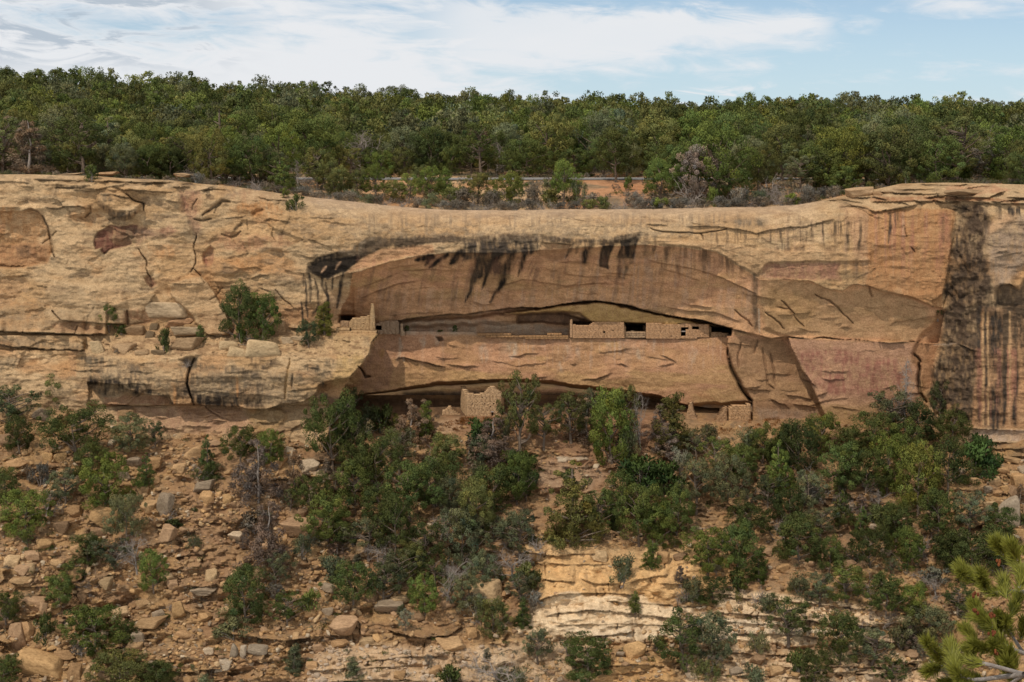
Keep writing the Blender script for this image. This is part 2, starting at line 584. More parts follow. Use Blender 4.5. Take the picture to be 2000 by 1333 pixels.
def build_cliff():
    f = Field(-320, 2320, 1.7, lambda u: curve(RIM, u), lambda u: 905 + 0 * u, 395)
    U, V = f.U, f.V
    Uw, Vw = U + f.wu, V + f.wv
    vt = curve(RIM, U)
    n_big = fbm(U / 170, V / 70, 4, 1)
    n_mid = fbm(U / 38, V / 16, 4, 2)
    n_bed = fbm(U / 90, V / 7.0, 3, 3)
    n_fin = fbm(U / 7, V / 5, 3, 4)
    Y = 140.4 + 0.45 * n_big + 0.22 * n_mid + 0.045 * n_bed + 0.05 * n_fin
    rel = Y - 140.4
    # --- left mass: upper wall, tread, lower block
    lv = curve([(330, 140.9), (500, 140.3), (640, 139.9), (653, 139.6), (656, 138.6), (681, 138.2), (686, 137.3), (760, 136.6), (910, 136.3)], V)
    und = curve(UND, U) + f.wv * 0.5
    rv = curve([(330, 140.9), (500, 140.3), (640, 139.9), (646, 139.6), (660, 138.4), (688, 136.2), (700, 135.5), (735, 135.0), (770, 135.3), (910, 136.2)], V)
    inner = curve([(740, 137.8), (776, 137.0), (791, 137.2), (794, 137.6), (815, 136.9), (850, 135.9), (910, 135.0)], V)
    rv = np.where(V > und, inner, rv)
    lft = np.where(V < 645, lv, lerp(lv, rv, ss(169.5, 173.5, Uw)))
    # --- interior of the great alcove and the walls to its right
    lip = curve(LIP, U) + f.wv * 0.5
    slot = curve(SLOT, U) + f.wv * 0.4
    ben = curve(BENCH, U) + f.wv * 0.3
    lipb = curve(LIPB, U) + f.wv * 0.5
    ceilb = curve(CEILB, U) + f.wv * 0.3
    kd = curve([(560, 1), (1230, 1), (1380, 0.72), (1440, 0.45), (1482, 0.32), (1700, 0.30), (1860, 0.22)], U)
    t = np.clip((V - lip) / np.maximum(slot - lip, 5), 0, 1)
    up = 139.9 + kd * 6.3 * t ** 0.75
    wall_low = curve([(600, 145.6), (760, 145.6), (1300, 145.2), (1420, 144.6)], U) - 0.9 * ss(650, 745, V)
    sl, sr = curve(SLABL, V) + f.wu * 0.6, curve(SLABR, V) + f.wu * 0.6
    wall_low = np.where(U > sl, lerp(142.7, 143.3, np.clip((U - sl) / 110, 0, 1)), wall_low)
    wall_low = np.where(U > sr, 141.2 - 0.4 * ss(1560, 1800, U), wall_low)
    slot_on = ss(1436, 1420, U)
    mid = np.where(V > slot, np.where((V < ben) & (slot_on > 0.5), 147.8, wall_low), up)
    mid = np.where((V > lipb) & (U < 1405) & (V > 730), lerp(wall_low, 151.5, 0.35 + 0.65 * ss(0, 1, (V - lipb) / np.maximum(ceilb - lipb, 2))), mid)
    top_face = 140.4 - 0.5 * ss(430, 480, V) + 0.0 * U
    top_face = np.where(U > 1480, top_face - 0.5 * ss(1480, 1600, U), top_face)
    mid = np.where((V < lip), top_face, mid)
    isl = U < curve(BR, np.maximum(V, 534)) + f.wu * 0.5
    isl = np.where(V < lip, U < 640, isl)
    lftc = np.where((V < 650) & (U > 590), lerp(lft, 141.6, ss(600, 690, U)), lft)
    Yb = np.where(isl, lftc, mid)
    blend = ss(560, 690, U) * (V < lip)
    Yb = np.where(V < lip, lerp(lft, top_face, blend), Yb)
    # --- right buttress
    bu = curve(BUTT, V) + f.wu
    tb = np.clip((U + f.wu - bu) / curve([(380, 62), (560, 90), (700, 95), (830, 84)], V), 0, 1)
    bt = lerp(139.8, 136.0, ss(0, 1, tb)) + 0.3 * fbm(U / 18, V / 22, 4, 21) * (1 - ss(0.75, 1.0, tb))
    bt = bt - 0.5 * ss(1925, 1960, U) * ss(560, 430, V)
    Yb = np.where(U > bu, bt, Yb)
    smoothw = np.where((V > lip) & (U > 690) & (U < 1830), 0.5, 1.0) * lerp(1.0, 0.38, ss(1180, 1420, U) * ss(425, 445, V) * ss(bu + 8, bu - 8, U))
    f.Y = Yb + rel * smoothw
    # --- rounding over the rim
    dr = V - vt
    rr = curve([(-320, 2.0), (300, 2.2), (450, 3.0), (600, 5.5), (900, 5.0), (1500, 5.0), (1620, 4.5), (1700, 6.0), (2320, 6.0)], U)
    rl = curve([(-320, 8), (300, 8), (600, 15), (1500, 12), (1620, 20), (1720, 24), (2320, 24)], U)
    f.Y += rr * np.exp(-dr / rl)

    # --- base colours
    cn = fbm(U / 120, V / 55, 4, 31)
    cm = fbm(U / 34, V / 12, 4, 32)
    C = lerp(CREAM, TAN, ss(-0.35, 0.45, cn + 0.4 * cm)[..., None])
    C = lerp(C, ORANGE, (0.55 * ss(0.1, 0.8, fbm(U / 60, V / 40, 4, 33)) * ss(430, 520, V))[..., None])
    f.C = C
    lit_inside = (V > lip) & (~isl) & (U < bu)
    Ci = lerp(SHBR, OCHRE * 0.86, (0.6 * ss(0.0, 0.7, fbm(U / 80, V / 16, 4, 34)))[..., None])
    Ci = lerp(Ci, MAUVE * 1.2, (0.28 * ss(0.0, 0.6, fbm(U / 70, V / 22, 4, 35)))[..., None])
    f.C = np.where((lit_inside & (V < slot + 2))[..., None], Ci, f.C)
    Cl = lerp(np.array((.50, .30, .16)), PINK, ss(-0.3, 0.4, fbm(U / 60, V / 30, 4, 36))[..., None])
    Cl = lerp(Cl, OCHRE, (0.6 * ss(0.0, 0.5, fbm(U / 70, V / 18, 3, 37) + ss(690, 750, V) - 0.55))[..., None])
    f.C = np.where((lit_inside & (V >= slot + 2))[..., None], Cl, f.C)
    # lower wall grey-pink at the left of the bench, floor pale
    f.poly([(740, 632), (900, 622), (1110, 640), (1110, 660), (740, 652)], 0, 5, WHITE * 0.72, 0.55)
    f.poly([(640, 575), (1480, 600), (1480, 650), (1300, 610), (1130, 586), (960, 602), (740, 625), (650, 640)], 0, 18, (.42, .27, .17), 0.4)
    # --- dark lichen speckle and bedding stains on the left wall
    lw = np.where(isl | (V < lip), 1.0, 0.15) * ss(bu + 5, bu - 5, U)
    sp = ss(0.12, 0.62, fbm(U / 26, V / 9, 4, 51) + 0.55 * fbm(U / 4.5, V / 3.5, 3, 52)) * ss(-0.25, 0.35, fbm(U / 110, V / 60, 3, 53))
    f.C = lerp(f.C, GREY * 0.8, (0.5 * sp * lw)[..., None])
    f.C = lerp(f.C, BROWN * 0.8, (0.4 * ss(0.3, 0.75, fbm(U / 55, V / 9, 4, 54)) * lw)[..., None])
    # relief that comes with it: thin beds
    f.Y += 0.05 * lw * np.abs(fbm(U / 60, V / 6.5, 3, 55)) - 0.10 * lw * ss(0.2, 0.7, fbm(U / 16, V / 10, 3, 56))

    # spalled plates with sharp joints
    for (su, sv, seed, amp) in ((110., 52., 3, .5), (44., 20., 7, .12)):
        val, jd = facets((U + 1.6 * f.wu) / su + .12 * V / sv, (V + 1.2 * f.wv) / sv, seed)
        k = lw * ss(-0.15, 0.35, fbm(U / 120, V / 60, 3, 57 + seed)) * ss(8, 26, V - vt + 10 * ss(1640, 1560, U) * 0 + np.where((U > 560) & (U < 1640), -30, 12))
        k = np.maximum(k, 0.35 * ss(1500, 1560, U) * ss(440, 425, V) * (U < bu))
        k2 = np.where(lit_inside & (U < 1300), 0.26 * ss(0.0, 0.4, fbm(U / 90, V / 50, 3, 67 + seed)), 0)
        f.Y += amp * val * np.maximum(k, k2)
        jm = ss(.07, .0, jd) * np.maximum(k, k2 * .6) * ss(-.1, .5, fbm(U / 30, V / 20, 3, 58))
        f.C = lerp(f.C, np.array((.13, .095, .06)), (0.55 * jm)[..., None])
        f.C = f.C * (1 + .16 * np.maximum(k, k2) * val)[..., None]
    # ================= left wall features
    f.poly([(-60, 416), (43, 413), (57, 408), (72, 411), (85, 423), (95, 442), (102, 478), (103, 494), (90, 515), (40, 522), (-60, 520)], 0.8, 3, ORANGE * 0.95, 0.55)
    f.poly([(-60, 480), (20, 478), (100, 470), (95, 515), (30, 522), (-60, 524)], 0, 7, (.38, .21, .11), 0.6)
    f.poly([(30, 482), (60, 478), (62, 500), (35, 502)], 0, 5, BROWN * .7, 0.6)
    f.ledge([(-60, 405), (0, 406), (40, 406)], 0.5, 10, dark=0.4)
    f.ledge([(40, 412), (57, 408), (74, 412), (86, 424)], 0.5, 10, dark=0.8)
    f.line([(84, 422), (95, 442), (97, 461), (102, 478), (103, 494), (108, 502)], 2.0, 0.5, BLACK, 0.7)
    f.ledge([(84, 405), (110, 407), (131, 404), (152, 402), (166, 406), (180, 405)], 0.55, 12, dark=0.8)
    f.line([(176, 404), (178, 416), (166, 425)], 1.6, 0.4, BLACK, 0.6)
    f.poly([(150, 425), (160, 424), (162, 431), (152, 430)], 0, 2, BLACK, 0.6)
    f.poly([(187, 383), (195, 377), (241, 377), (266, 397), (276, 399), (272, 415), (259, 427), (241, 430), (224, 425), (207, 415), (191, 399)], -1.3, 2, None, round_=14)
    f.poly([(190, 386), (205, 400), (228, 414), (262, 410), (270, 416), (256, 428), (238, 431), (222, 426), (206, 415), (191, 400)], 0, 4, DBR * .6, 0.75, rough=0.9)
    f.poly([(192, 378), (212, 378), (222, 392), (205, 396)], 0, 4, GREY * 0.7, 0.55, rough=0.8)
    f.line([(245, 378), (259, 392), (279, 399), (281, 410)], 1.6, 0.5, BLACK, 0.7)
    red = [(205, 446), (214, 442), (229, 443), (241, 440), (269, 442), (269, 454), (262, 468), (259, 477), (250, 480), (238, 483), (216, 487), (203, 496), (197, 490), (198, 484), (186, 487), (181, 477), (183, 470), (191, 454)]
    f.poly(red, 0.35, 1.6, RED, 0.92, rough=0.25)
    f.poly([(262, 441), (285, 445), (300, 452), (330, 440), (345, 452), (320, 465), (290, 466), (270, 478)], 0, 6, RED * 1.7, 0.5)
    f.poly([(222, 442), (227, 456), (224, 475), (220, 475), (221, 458)], 0, 1.2, TAN, 0.5)
    f.line([(274, 484), (283, 508), (288, 533), (298, 546)], 1.1, 0.5, BLACK, 0.5, warp=1.3)
    f.poly([(283, 545), (292, 539), (302, 546), (306, 556), (296, 562), (288, 555)], 0.5, 3, RED * 1.6, 0.6)
    # rim strata left
    for pts, d, L in [([(60, 350), (104, 351), (150, 354), (186, 353)], .7, 9), ([(100, 366), (150, 367), (186, 369)], .6, 8),
                      ([(182, 352), (241, 355), (310, 357), (345, 356)], .7, 7), ([(220, 363), (241, 372), (276, 373), (330, 375)], .8, 9),
                      ([(388, 370), (420, 370), (446, 371)], .9, 7), ([(496, 384), (544, 392), (567, 395)], .6, 8), ([(320, 374), (345, 375)], .5, 8),
                      ([(-60, 352), (0, 353), (62, 358)], .5, 7), ([(320, 392), (356, 395)], .5, 8), ([(345, 358), (390, 361)], .5, 5)]:
        f.ledge(pts, d, L, dark=0.6)
    f.poly([(108, 361), (178, 363), (180, 368), (108, 367)], 0.3, 2, BLACK, 0.55, rough=0.9)
    # gouge with red tint
    f.poly([(353, 373), (389, 375), (391, 399), (379, 427), (396, 440), (384, 460), (372, 440), (366, 420), (352, 410)], 0.35, 7, RED * 1.9, 0.42)
    f.poly([(356, 385), (372, 390), (370, 408), (357, 406)], 0.2, 4, RED * 1.7, 0.5)
    f.poly([(397, 500), (412, 482), (418, 488), (412, 520), (402, 522)], 0.5, 3, RED * 1.8, 0.6)
    f.line([(384, 456), (382, 482), (384, 502), (377, 525), (369, 535)], 1.1, 0.5, BLACK, 0.45, warp=1.3)
    f.line([(377, 525), (391, 538), (398, 553)], 1.3, 0.4, BLACK, 0.5)
    f.poly([(403, 383), (410, 379), (420, 382), (421, 390), (411, 392), (403, 389)], 0.3, 2.5, DBR, 0.7)
    f.line([(396, 421), (414, 408), (426, 400), (434, 393), (449, 394)], 3.2, 0.45, DBR * .6, 0.7)
    f.line([(417, 416), (424, 404), (432, 397)], 2.2, 0.2, BLACK, 0.6)
    f.line([(379, 429), (395, 431), (412, 428)], 2.4, 0.4, DBR * .5, 0.7)
    f.line([(494, 419), (503, 413), (513, 410)], 3.0, 0.4, DBR * .7, 0.7)
    f.line([(432, 458), (448, 464), (462, 458), (470, 452)], 1.8, 0.3, BLACK, 0.6)
    f.line([(456, 449), (464, 441), (473, 436)], 2.6, 0.2, GREY * .4, 0.65)
    f.line([(440, 428), (455, 427), (475, 426)], 1.8, 0.3, DBR * .6, 0.6)
    for pts, d in [([(508, 433), (527, 427), (545, 431), (570, 435)], .4), ([(597, 424), (636, 426), (660, 425)], .3), ([(458, 523), (475, 525), (502, 522), (516, 527)], .4),
                   ([(486, 547), (503, 539), (530, 536)], .5), ([(415, 552), (440, 553), (456, 555)], .35), ([(122, 522), (150, 525), (176, 527)], .3),
                   ([(60, 553), (75, 558), (98, 562)], .4), ([(0, 541), (35, 540), (60, 536)], .3)]:
        f.ledge(pts, d, 12, dark=0.5)
    # the flat pale block and the dark foot of the wall
    f.poly([(332, 557), (360, 546), (392, 540), (407, 555), (424, 582), (439, 609), (449, 654), (404, 654), (390, 640), (377, 624), (366, 606), (347, 590), (330, 575)], -0.9, 2.0, CREAM, 0.6, rough=0.2)
    f.ledge([(322, 552), (350, 554), (392, 554), (402, 552)], 0.35, 10, dark=0.5)
    f.ledge([(398, 653), (430, 655), (450, 655)], 0.9, 10, dark=0.9)
    f.poly([(385, 612), (420, 612), (445, 625), (449, 654), (404, 654), (392, 640)], 0, 6, (.40, .245, .13), 0.55)
    f.line([(101, 607), (109, 617), (117, 625)], 1.5, 0.5, BLACK, 0.6)
    f.line([(248, 606), (249, 634)], 1.6, 0.7, BLACK, 0.7)
    f.ledge([(116, 625), (158, 629), (205, 633), (249, 634)], 0.75, 16, dark=0.7)
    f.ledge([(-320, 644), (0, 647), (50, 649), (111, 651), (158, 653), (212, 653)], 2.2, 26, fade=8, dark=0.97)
    f.line([(145, 651), (148, 643), (150, 638)], 1.4, 0.4, BLACK, 0.6)
    f.poly([(100, 632), (150, 632), (205, 636), (205, 651), (110, 650)], 0, 4, (.40, .24, .14), 0.5)
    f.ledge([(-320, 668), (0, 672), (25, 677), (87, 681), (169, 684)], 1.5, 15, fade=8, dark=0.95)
    f.poly([(-320, 655), (30, 662), (90, 668), (168, 676), (168, 683), (80, 680), (-320, 668)], 0, 4, GREY * .6, 0.5, rough=0.8)
    f.poly([(135, 686), (156, 686), (152, 700), (147, 740), (138, 730)], 0, 2, (.46, .28, .15), 0.7)
    # recess behind the pines at the foot of the upper wall
    f.poly([(449, 640), (470, 600), (520, 600), (545, 640), (540, 655), (450, 655)], 0.5, 6, (.33, .2, .12), 0.5)
    f.ledge([(560, 640), (585, 641), (604, 640), (618, 632)], 0.9, 12, dark=0.9)
    f.poly([(535, 600), (600, 598), (650, 610), (620, 636), (560, 640)], 0, 8, (.44, .25, .13), 0.6)
    # lower block: weathering
    for k_ in range(40):
        a_, b_ = 180 + (k_ * 61) % 480, 702 + (k_ * 37) % 80
        f.poly([(a_ - 24, b_), (a_ - 6, b_ - 9), (a_ + 22, b_ - 5), (a_ + 26, b_ + 4), (a_, b_ + 9)], 0, 5, (GREY * .62, DBR * .8, CREAM, GREY * .5)[k_ % 4], .5, warp=2.5, rough=1.3)
    f.poly([(172, 715), (260, 712), (330, 740), (420, 720), (520, 725), (600, 730), (600, 775), (520, 798), (400, 790), (330, 772), (250, 750), (172, 748)], 0, 12, GREY * .8, 0.4, rough=0.9)
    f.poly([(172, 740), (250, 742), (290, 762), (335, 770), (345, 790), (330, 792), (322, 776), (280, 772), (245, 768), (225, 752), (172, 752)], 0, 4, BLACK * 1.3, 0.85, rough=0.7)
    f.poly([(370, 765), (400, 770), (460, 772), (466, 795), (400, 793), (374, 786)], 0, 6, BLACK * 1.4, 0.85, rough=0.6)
    f.poly([(466, 758), (500, 758), (512, 775), (520, 797), (480, 798)], 0, 6, DBR * .6, 0.7, rough=0.8)
    f.poly([(340, 755), (365, 755), (368, 790), (340, 790)], 0, 5, DBR * .6, 0.6, rough=1.0)
    f.line([(341, 755), (341, 790)], 3, 0, ORANGE * 1.1, 0.8, warp=.3)
    f.line([(463, 735), (464, 775)], 2.5, 0, ORANGE * 1.1, 0.7, warp=.3)
    f.line([(204, 752), (206, 770)], 4, 0, BLACK, 0.6, warp=.3)
    f.line([(378, 700), (368, 724), (365, 750), (371, 770), (378, 790)], 2.0, 0.9, BLACK, 0.75)
    f.poly([(350, 702), (385, 698), (380, 712), (368, 726), (362, 712)], 0.6, 4, GREY * .7, 0.6)
    f.line([(566, 700), (560, 740), (557, 780)], 2.2, 0.35, OCHRE, 0.6)
    f.line([(572, 730), (570, 760)], 1.6, 0.3, BLACK, 0.5)
    f.poly([(205, 775), (332, 775), (332, 791), (205, 790)], 0, 2, (.40, .235, .14), 0.8)
    f.ledge([(205, 791), (250, 793), (332, 792)], 0.6, 8, dark=0.9)
    f.poly([(225, 797), (300, 795), (470, 798), (490, 830), (480, 850), (300, 848), (230, 830)], 0, 6, (.47, .30, .19), 0.7)
    f.poly([(230, 800), (262, 797), (262, 818), (232, 815)], -0.5, 4, OCHRE * .6, 0.6)
    f.ledge([(352, 806), (366, 809), (384, 806)], 0.4, 8, dark=0.5)
    f.line([(402, 795), (420, 808), (436, 818)], 1.4, 0.3, BROWN, 0.6)
    f.poly([(480, 800), (545, 795), (560, 815), (540, 842), (500, 846)], -0.4, 6, OCHRE * .7, 0.5)
    f.ledge([(525, 842), (545, 845), (560, 838)], 0.5, 12, dark=0.5)
    f.ledge([(400, 858), (430, 861), (455, 860)], 0.7, 12, dark=0.9)
    # yellow rock above the lower block's right end
    f.poly([(650, 655), (735, 655), (724, 672), (721, 690), (706, 713), (684, 738), (664, 760), (640, 752), (654, 735), (660, 700), (648, 680)], 0, 5, (.52, .36, .17), 0.75)
    f.poly([(704, 654), (720, 661), (722, 678), (710, 676)], 0, 2.5, GREY * .65, 0.7)
    f.ledge([(660, 664), (678, 667), (690, 666)], 0.45, 8, dark=0.7)
    # shaded planes right of it
    f.poly([(738, 660), (768, 655), (785, 660), (780, 700), (760, 760), (690, 772), (708, 720)], 0, 5, (.36, .22, .14), 0.6)
    f.line([(780, 662), (784, 680), (776, 705)], 4, 0, WHITE * .8, 0.5, warp=.5)
    f.line([(748, 685), (745, 700)], 5, 0, (.48, .29, .13), .7)
    f.line([(700, 717), (712, 737), (722, 735)], 2, 0.8, BLACK, .5)
    # ================= the alcove
    blob = [(600, 519), (619, 505), (658, 491), (689, 485), (713, 467), (736, 463), (765, 467), (795, 463), (853, 464), (912, 463), (930, 470), (912, 472), (853, 475), (824, 479),
            (765, 482), (744, 487), (728, 497), (707, 506), (674, 531), (650, 536), (638, 547), (627, 543), (611, 534), (601, 532)]
    f.poly(blob, 0.0, 2.2, BLACK, 0.9, rough=0.25)
    f.poly([(660, 488), (735, 460), (760, 466), (730, 490), (700, 500), (670, 500)], 0, 4, GREY * .9, 0.6, rough=1.0)
    f.poly([(601, 520), (640, 505), (700, 497), (705, 507), (674, 530), (640, 545), (612, 534)], 0, 2.5, BLACK * .8, 0.97, rough=0.04)
    f.poly([(674, 533), (707, 507), (744, 489), (800, 480), (845, 480), (850, 495), (790, 503), (740, 517), (690, 531)], 0, 2.0, (.52, .31, .17), 0.9, rough=0.2)
    for pts in ([(627, 533), (633, 524), (637, 520)], [(655, 527), (661, 517), (666, 511)]):
        f.line(pts, 2.2, 0, (.45, .29, .18), .85, warp=.3)
    f.ledge([(582, 497), (605, 503), (620, 503)], 0.5, 8, dark=0.7)
    f.ledge([(594, 520), (606, 512), (620, 510)], 0.4, 8, dark=0.5)
    f.ledge([(860, 494), (905, 494), (960, 497), (1010, 498)], 0.3, 10, dark=0.2)
    strk = [([(605, 534), (607, 557), (606, 590)], 2.4), ([(615, 545), (622, 573), (620, 600)], 1.8), ([(636, 552), (643, 592), (641, 625)], 2.0), ([(671, 533), (664, 567), (657, 602)], 3.0),
            ([(622, 596), (617, 607), (610, 612)], 2.6), ([(590, 590), (591, 640)], 1.6), ([(594, 535), (594, 560)], 1.6), ([(628, 542), (630, 560), (640, 580)], 2.0), ([(598, 545), (600, 620)], 1.6),
            ([(650, 540), (648, 565)], 1.5)]
    for p_, w_ in strk:
        f.line(p_, w_ * 1.4, 0, BLACK * 1.5, 0.85, warp=.7)
    dg = [([(873, 498), (855, 512), (838, 522)], 4, 2), ([(900, 491), (888, 506), (879, 515)], 8, 5), ([(849, 502), (828, 504), (812, 508)], 6, 3), ([(838, 508), (830, 517)], 3, 2), ([(947, 485), (932, 520), (918, 560)], 8, 2),
          ([(978, 491), (955, 515), (936, 540)], 12, 7), ([(1004, 491), (992, 515), (984, 540), (978, 562), (958, 590)], 8, 2.5), ([(1025, 497), (1018, 515), (1011, 540)], 4, 2),
          ([(936, 530), (922, 560), (908, 590)], 4, 1.5), ([(965, 500), (950, 540), (942, 565)], 3, 1.5), ([(925, 480), (905, 500)], 6, 4)]
    for p_, a_, b_ in dg:
        f.line(p_, a_ * 1.35 + .8, 0, BLACK * .8, 0.97, warp=.8, wd2=b_ * 1.4 + .6, rough=.35)
    f.poly([(930, 505), (985, 510), (985, 537), (935, 537)], 0, 6, DBR * .45, 0.7, rough=.8)
    f.poly([(905, 470), (959, 461), (1053, 458), (1054, 473), (1049, 493), (1029, 499), (1004, 494), (940, 503), (905, 510)], 0, 4, BLACK * 2, 0.82, rough=0.6)
    f.poly([(1030, 470), (1052, 466), (1050, 492), (1035, 496)], 0, 3, BLACK, 0.6, rough=.5)
    f.poly([(1056, 460), (1164, 467), (1200, 464), (1250, 455), (1250, 471), (1160, 483), (1118, 478), (1056, 472)], 0, 4, DBR * .5, 0.8, rough=0.7)
    f.ledge([(1054, 474), (1088, 475), (1118, 478)], 0.5, 10, dark=0.8)
    f.line([(1121, 476), (1112, 492), (1105, 506)], 6, 0, BLACK * 1.2, .85, wd2=3)
    f.line([(1154, 475), (1145, 495), (1142, 512)], 8, 0, BLACK, .9, taper=False, wd2=6)
    f.line([(1130, 476), (1126, 495)], 4, 0, DBR * .6, .7)
    f.poly([(1176, 479), (1199, 476), (1193, 499), (1187, 528), (1180, 524), (1170, 522), (1172, 498)], 0, 1.8, BLACK, 0.97, rough=.1)
    f.poly([(1211, 473), (1248, 461), (1244, 480), (1240, 504), (1206, 504)], 0, 2, BLACK, 0.93, rough=.2)
    f.poly([(1205, 500), (1240, 502), (1236, 515), (1227, 518), (1222, 545), (1208, 542)], 0, 2.5, DBR * .6, 0.75, rough=.5)
    f.line([(1218, 482), (1218, 498)], 1.2, 0, PINK * .8, .6, warp=.2)
    f.line([(1263, 458), (1260, 480), (1259, 497)], 6, 0, DBR * .8, .7)
    f.line([(1279, 460), (1278, 489)], 3, 0, DBR * .7, .7)
    f.poly([(1056, 476), (1117, 479), (1100, 510), (1085, 512), (1050, 498)], 0.2, 2, (.40, .235, .13), 0.6)
    f.poly([(740, 462), (830, 458), (960, 458), (1060, 455), (1060, 466), (940, 472), (850, 478), (745, 490), (700, 500), (715, 475)], 0, 5, DBR * .55, .6, rough=.9)
    f.streaks(690, 1480, 560, 640, (.60, .40, .26), .5, 6, 71, .1, 0.1, 120)
    f.streaks(690, 1300, 520, 640, DBR * .9, .35, 10, 72, .05, 0.2, 120)
    f.streaks(1290, 1700, 480, 560, BROWN * .8, .5, 6, 73, -.05, 0, 250)
    f.streaks(1480, 1870, 425, 560, (.60, .40, .25), .4, 4, 74, .2, 0, 300)
    f.streaks(1490, 1870, 418, 600, DBR, .5, 7, 75, .05, 0, 300)
    f.streaks(700, 1450, 415, 470, GREY * .7, .45, 5, 76, 0.0, 0, 100)
    # beds inside
    f.ledge([(684, 535), (720, 526), (760, 513), (800, 505)], 0.3, 6)
    for pts, d in [([(700, 585), (735, 570), (780, 553), (816, 551)], .5), ([(780, 530), (850, 527), (905, 529)], .4), ([(690, 568), (740, 548), (780, 532)], .3), ([(1100, 536), (1150, 540), (1206, 540)], .6),
                   ([(978, 558), (1006, 551), (1021, 546), (1045, 548), (1076, 555), (1105, 558), (1160, 553), (1200, 556)], .45), ([(1085, 513), (1110, 510), (1160, 513)], .3),
                   ([(1258, 505), (1293, 515), (1348, 524), (1385, 534), (1416, 546), (1440, 557), (1480, 575)], .55), ([(1290, 525), (1330, 535), (1375, 552)], .3),
                   ([(1300, 600), (1340, 607), (1400, 612), (1450, 630)], .4), ([(760, 617), (820, 611), (870, 610)], .3), ([(1120, 588), (1165, 586), (1225, 596), (1300, 612)], .25)]:
        f.ledge(pts, d, 14, dark=0.35)
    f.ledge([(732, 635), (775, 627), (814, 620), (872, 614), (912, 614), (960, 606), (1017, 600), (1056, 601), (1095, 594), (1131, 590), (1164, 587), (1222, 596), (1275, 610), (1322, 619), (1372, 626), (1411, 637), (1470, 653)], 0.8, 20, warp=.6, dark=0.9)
    # the ochre lens under the slot's upper lip and the brown triangle
    f.poly([(985, 612), (1050, 606), (1100, 598), (1135, 593), (1180, 591), (1240, 604), (1300, 618), (1370, 630), (1412, 640), (1400, 642), (1330, 638), (1220, 636), (1150, 630), (1100, 612), (1030, 616)],
           -2.6, 3, (.50, .33, .13), 0.8, rough=.3)
    f.poly([(1010, 616), (1100, 609), (1128, 611), (1155, 630), (1120, 632), (1010, 630)], 1.0, 3, (.24, .15, .10), 0.75)
    f.poly([(740, 635), (800, 627), (900, 622), (1010, 612), (1010, 630), (900, 634), (780, 640)], -0.8, 5, None)
    f.poly([(1216, 630), (1264, 632), (1266, 662), (1216, 660)], 2.5, 1.5, (.05, .038, .028), .95, warp=.2, rough=.1)  # here and below: shade inside the ruin openings painted near-black
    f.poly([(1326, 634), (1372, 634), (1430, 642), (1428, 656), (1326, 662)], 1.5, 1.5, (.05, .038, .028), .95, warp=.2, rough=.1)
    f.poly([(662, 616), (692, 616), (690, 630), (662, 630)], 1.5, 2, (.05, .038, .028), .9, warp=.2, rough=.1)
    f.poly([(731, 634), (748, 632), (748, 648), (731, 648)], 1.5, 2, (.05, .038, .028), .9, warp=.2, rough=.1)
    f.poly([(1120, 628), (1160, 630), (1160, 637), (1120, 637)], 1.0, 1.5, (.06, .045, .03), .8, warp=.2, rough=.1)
    # thin black mineral streaks over the right half
    f.line([(1476, 540), (1475, 565), (1474, 600), (1477, 640)], 7, 0, DBR * .75, .8, taper=False, warp=.4, wd2=5)
    f.poly([(1468, 520), (1485, 520), (1485, 542), (1472, 540)], 0.2, 3, GREY * .5, .7)
    f.line([(1482, 604), (1483, 650)], 1.6, 0, WHITE * .85, .8, warp=.2)
    f.streaks(690, 1480, 500, 640, MAUVE * .9, .22, 7, 61, .1, 0.25)
    f.streaks(1050, 1480, 490, 600, (.48, .33, .23), .45, 5, 62, .25, 0.05)
    f.streaks(1260, 1480, 478, 560, BROWN * .6, .6, 9, 63, .0, 0)
    f.streaks(880, 1060, 470, 570, BLACK * 2, .35, 6, 64, .2, 0.45)
    # ================= wall right of the alcove
    f.ledge([(1258, 439), (1285, 439), (1310, 443)], 0.4, 10, dark=.6)
    f.ledge([(1336, 443), (1385, 442), (1436, 447), (1465, 452), (1477, 456), (1504, 449), (1553, 443), (1576, 442), (1603, 435), (1635, 426)], 0.5, 18, dark=.6)
    f.line([(1270, 446), (1278, 449), (1295, 454), (1340, 455), (1369, 455), (1400, 452), (1420, 447)], 1.3, 0.4, BLACK, .6)
    f.line([(1367, 456), (1372, 460), (1373, 470)], 1.2, 0.4, BLACK, .5)
    f.poly([(1285, 470), (1334, 471), (1373, 473), (1400, 476), (1432, 481), (1475, 487), (1560, 490), (1700, 492), (1700, 510), (1500, 512), (1480, 540), (1440, 516), (1400, 492), (1330, 481), (1285, 478)],
           -0.3, 2.5, (.53, .35, .19), .7, rough=.2)
    f.poly([(1430, 430), (1470, 424), (1500, 428), (1496, 445), (1440, 446)], 0, 7, GREY * .6, .6, rough=1.0)
    f.poly([(1490, 524), (1498, 515), (1553, 513), (1640, 514), (1640, 548), (1576, 546), (1523, 546), (1486, 545)], 0.1, 4, MAUVE * .85, .65, rough=.4)
    f.poly([(1640, 400), (1700, 408), (1700, 558), (1694, 556)], 0, 8, (.47, .29, .17), .6)
    f.poly([(1697, 412), (1740, 410), (1866, 408), (1858, 480), (1846, 560), (1838, 602), (1796, 588), (1718, 568), (1693, 558)], -0.25, 3, (.45, .245, .115), .85, rough=.25)
    f.streaks(1700, 1862, 412, 590, RED * 1.9, .5, 9, 66, .05, 0, 300)
    f.streaks(1700, 1862, 412, 560, (.54, .36, .22), .5, 5, 67, .3, 0, 300)
    f.streaks(1380, 1700, 448, 500, DBR * .7, .6, 5, 68, .1, 0)
    f.streaks(1560, 1700, 430, 505, DBR * .55, .8, 6, 69, .0, 0)
    f.streaks(1700, 1760, 410, 480, BLACK * 1.6, .7, 4, 70, .2, 0, 200)
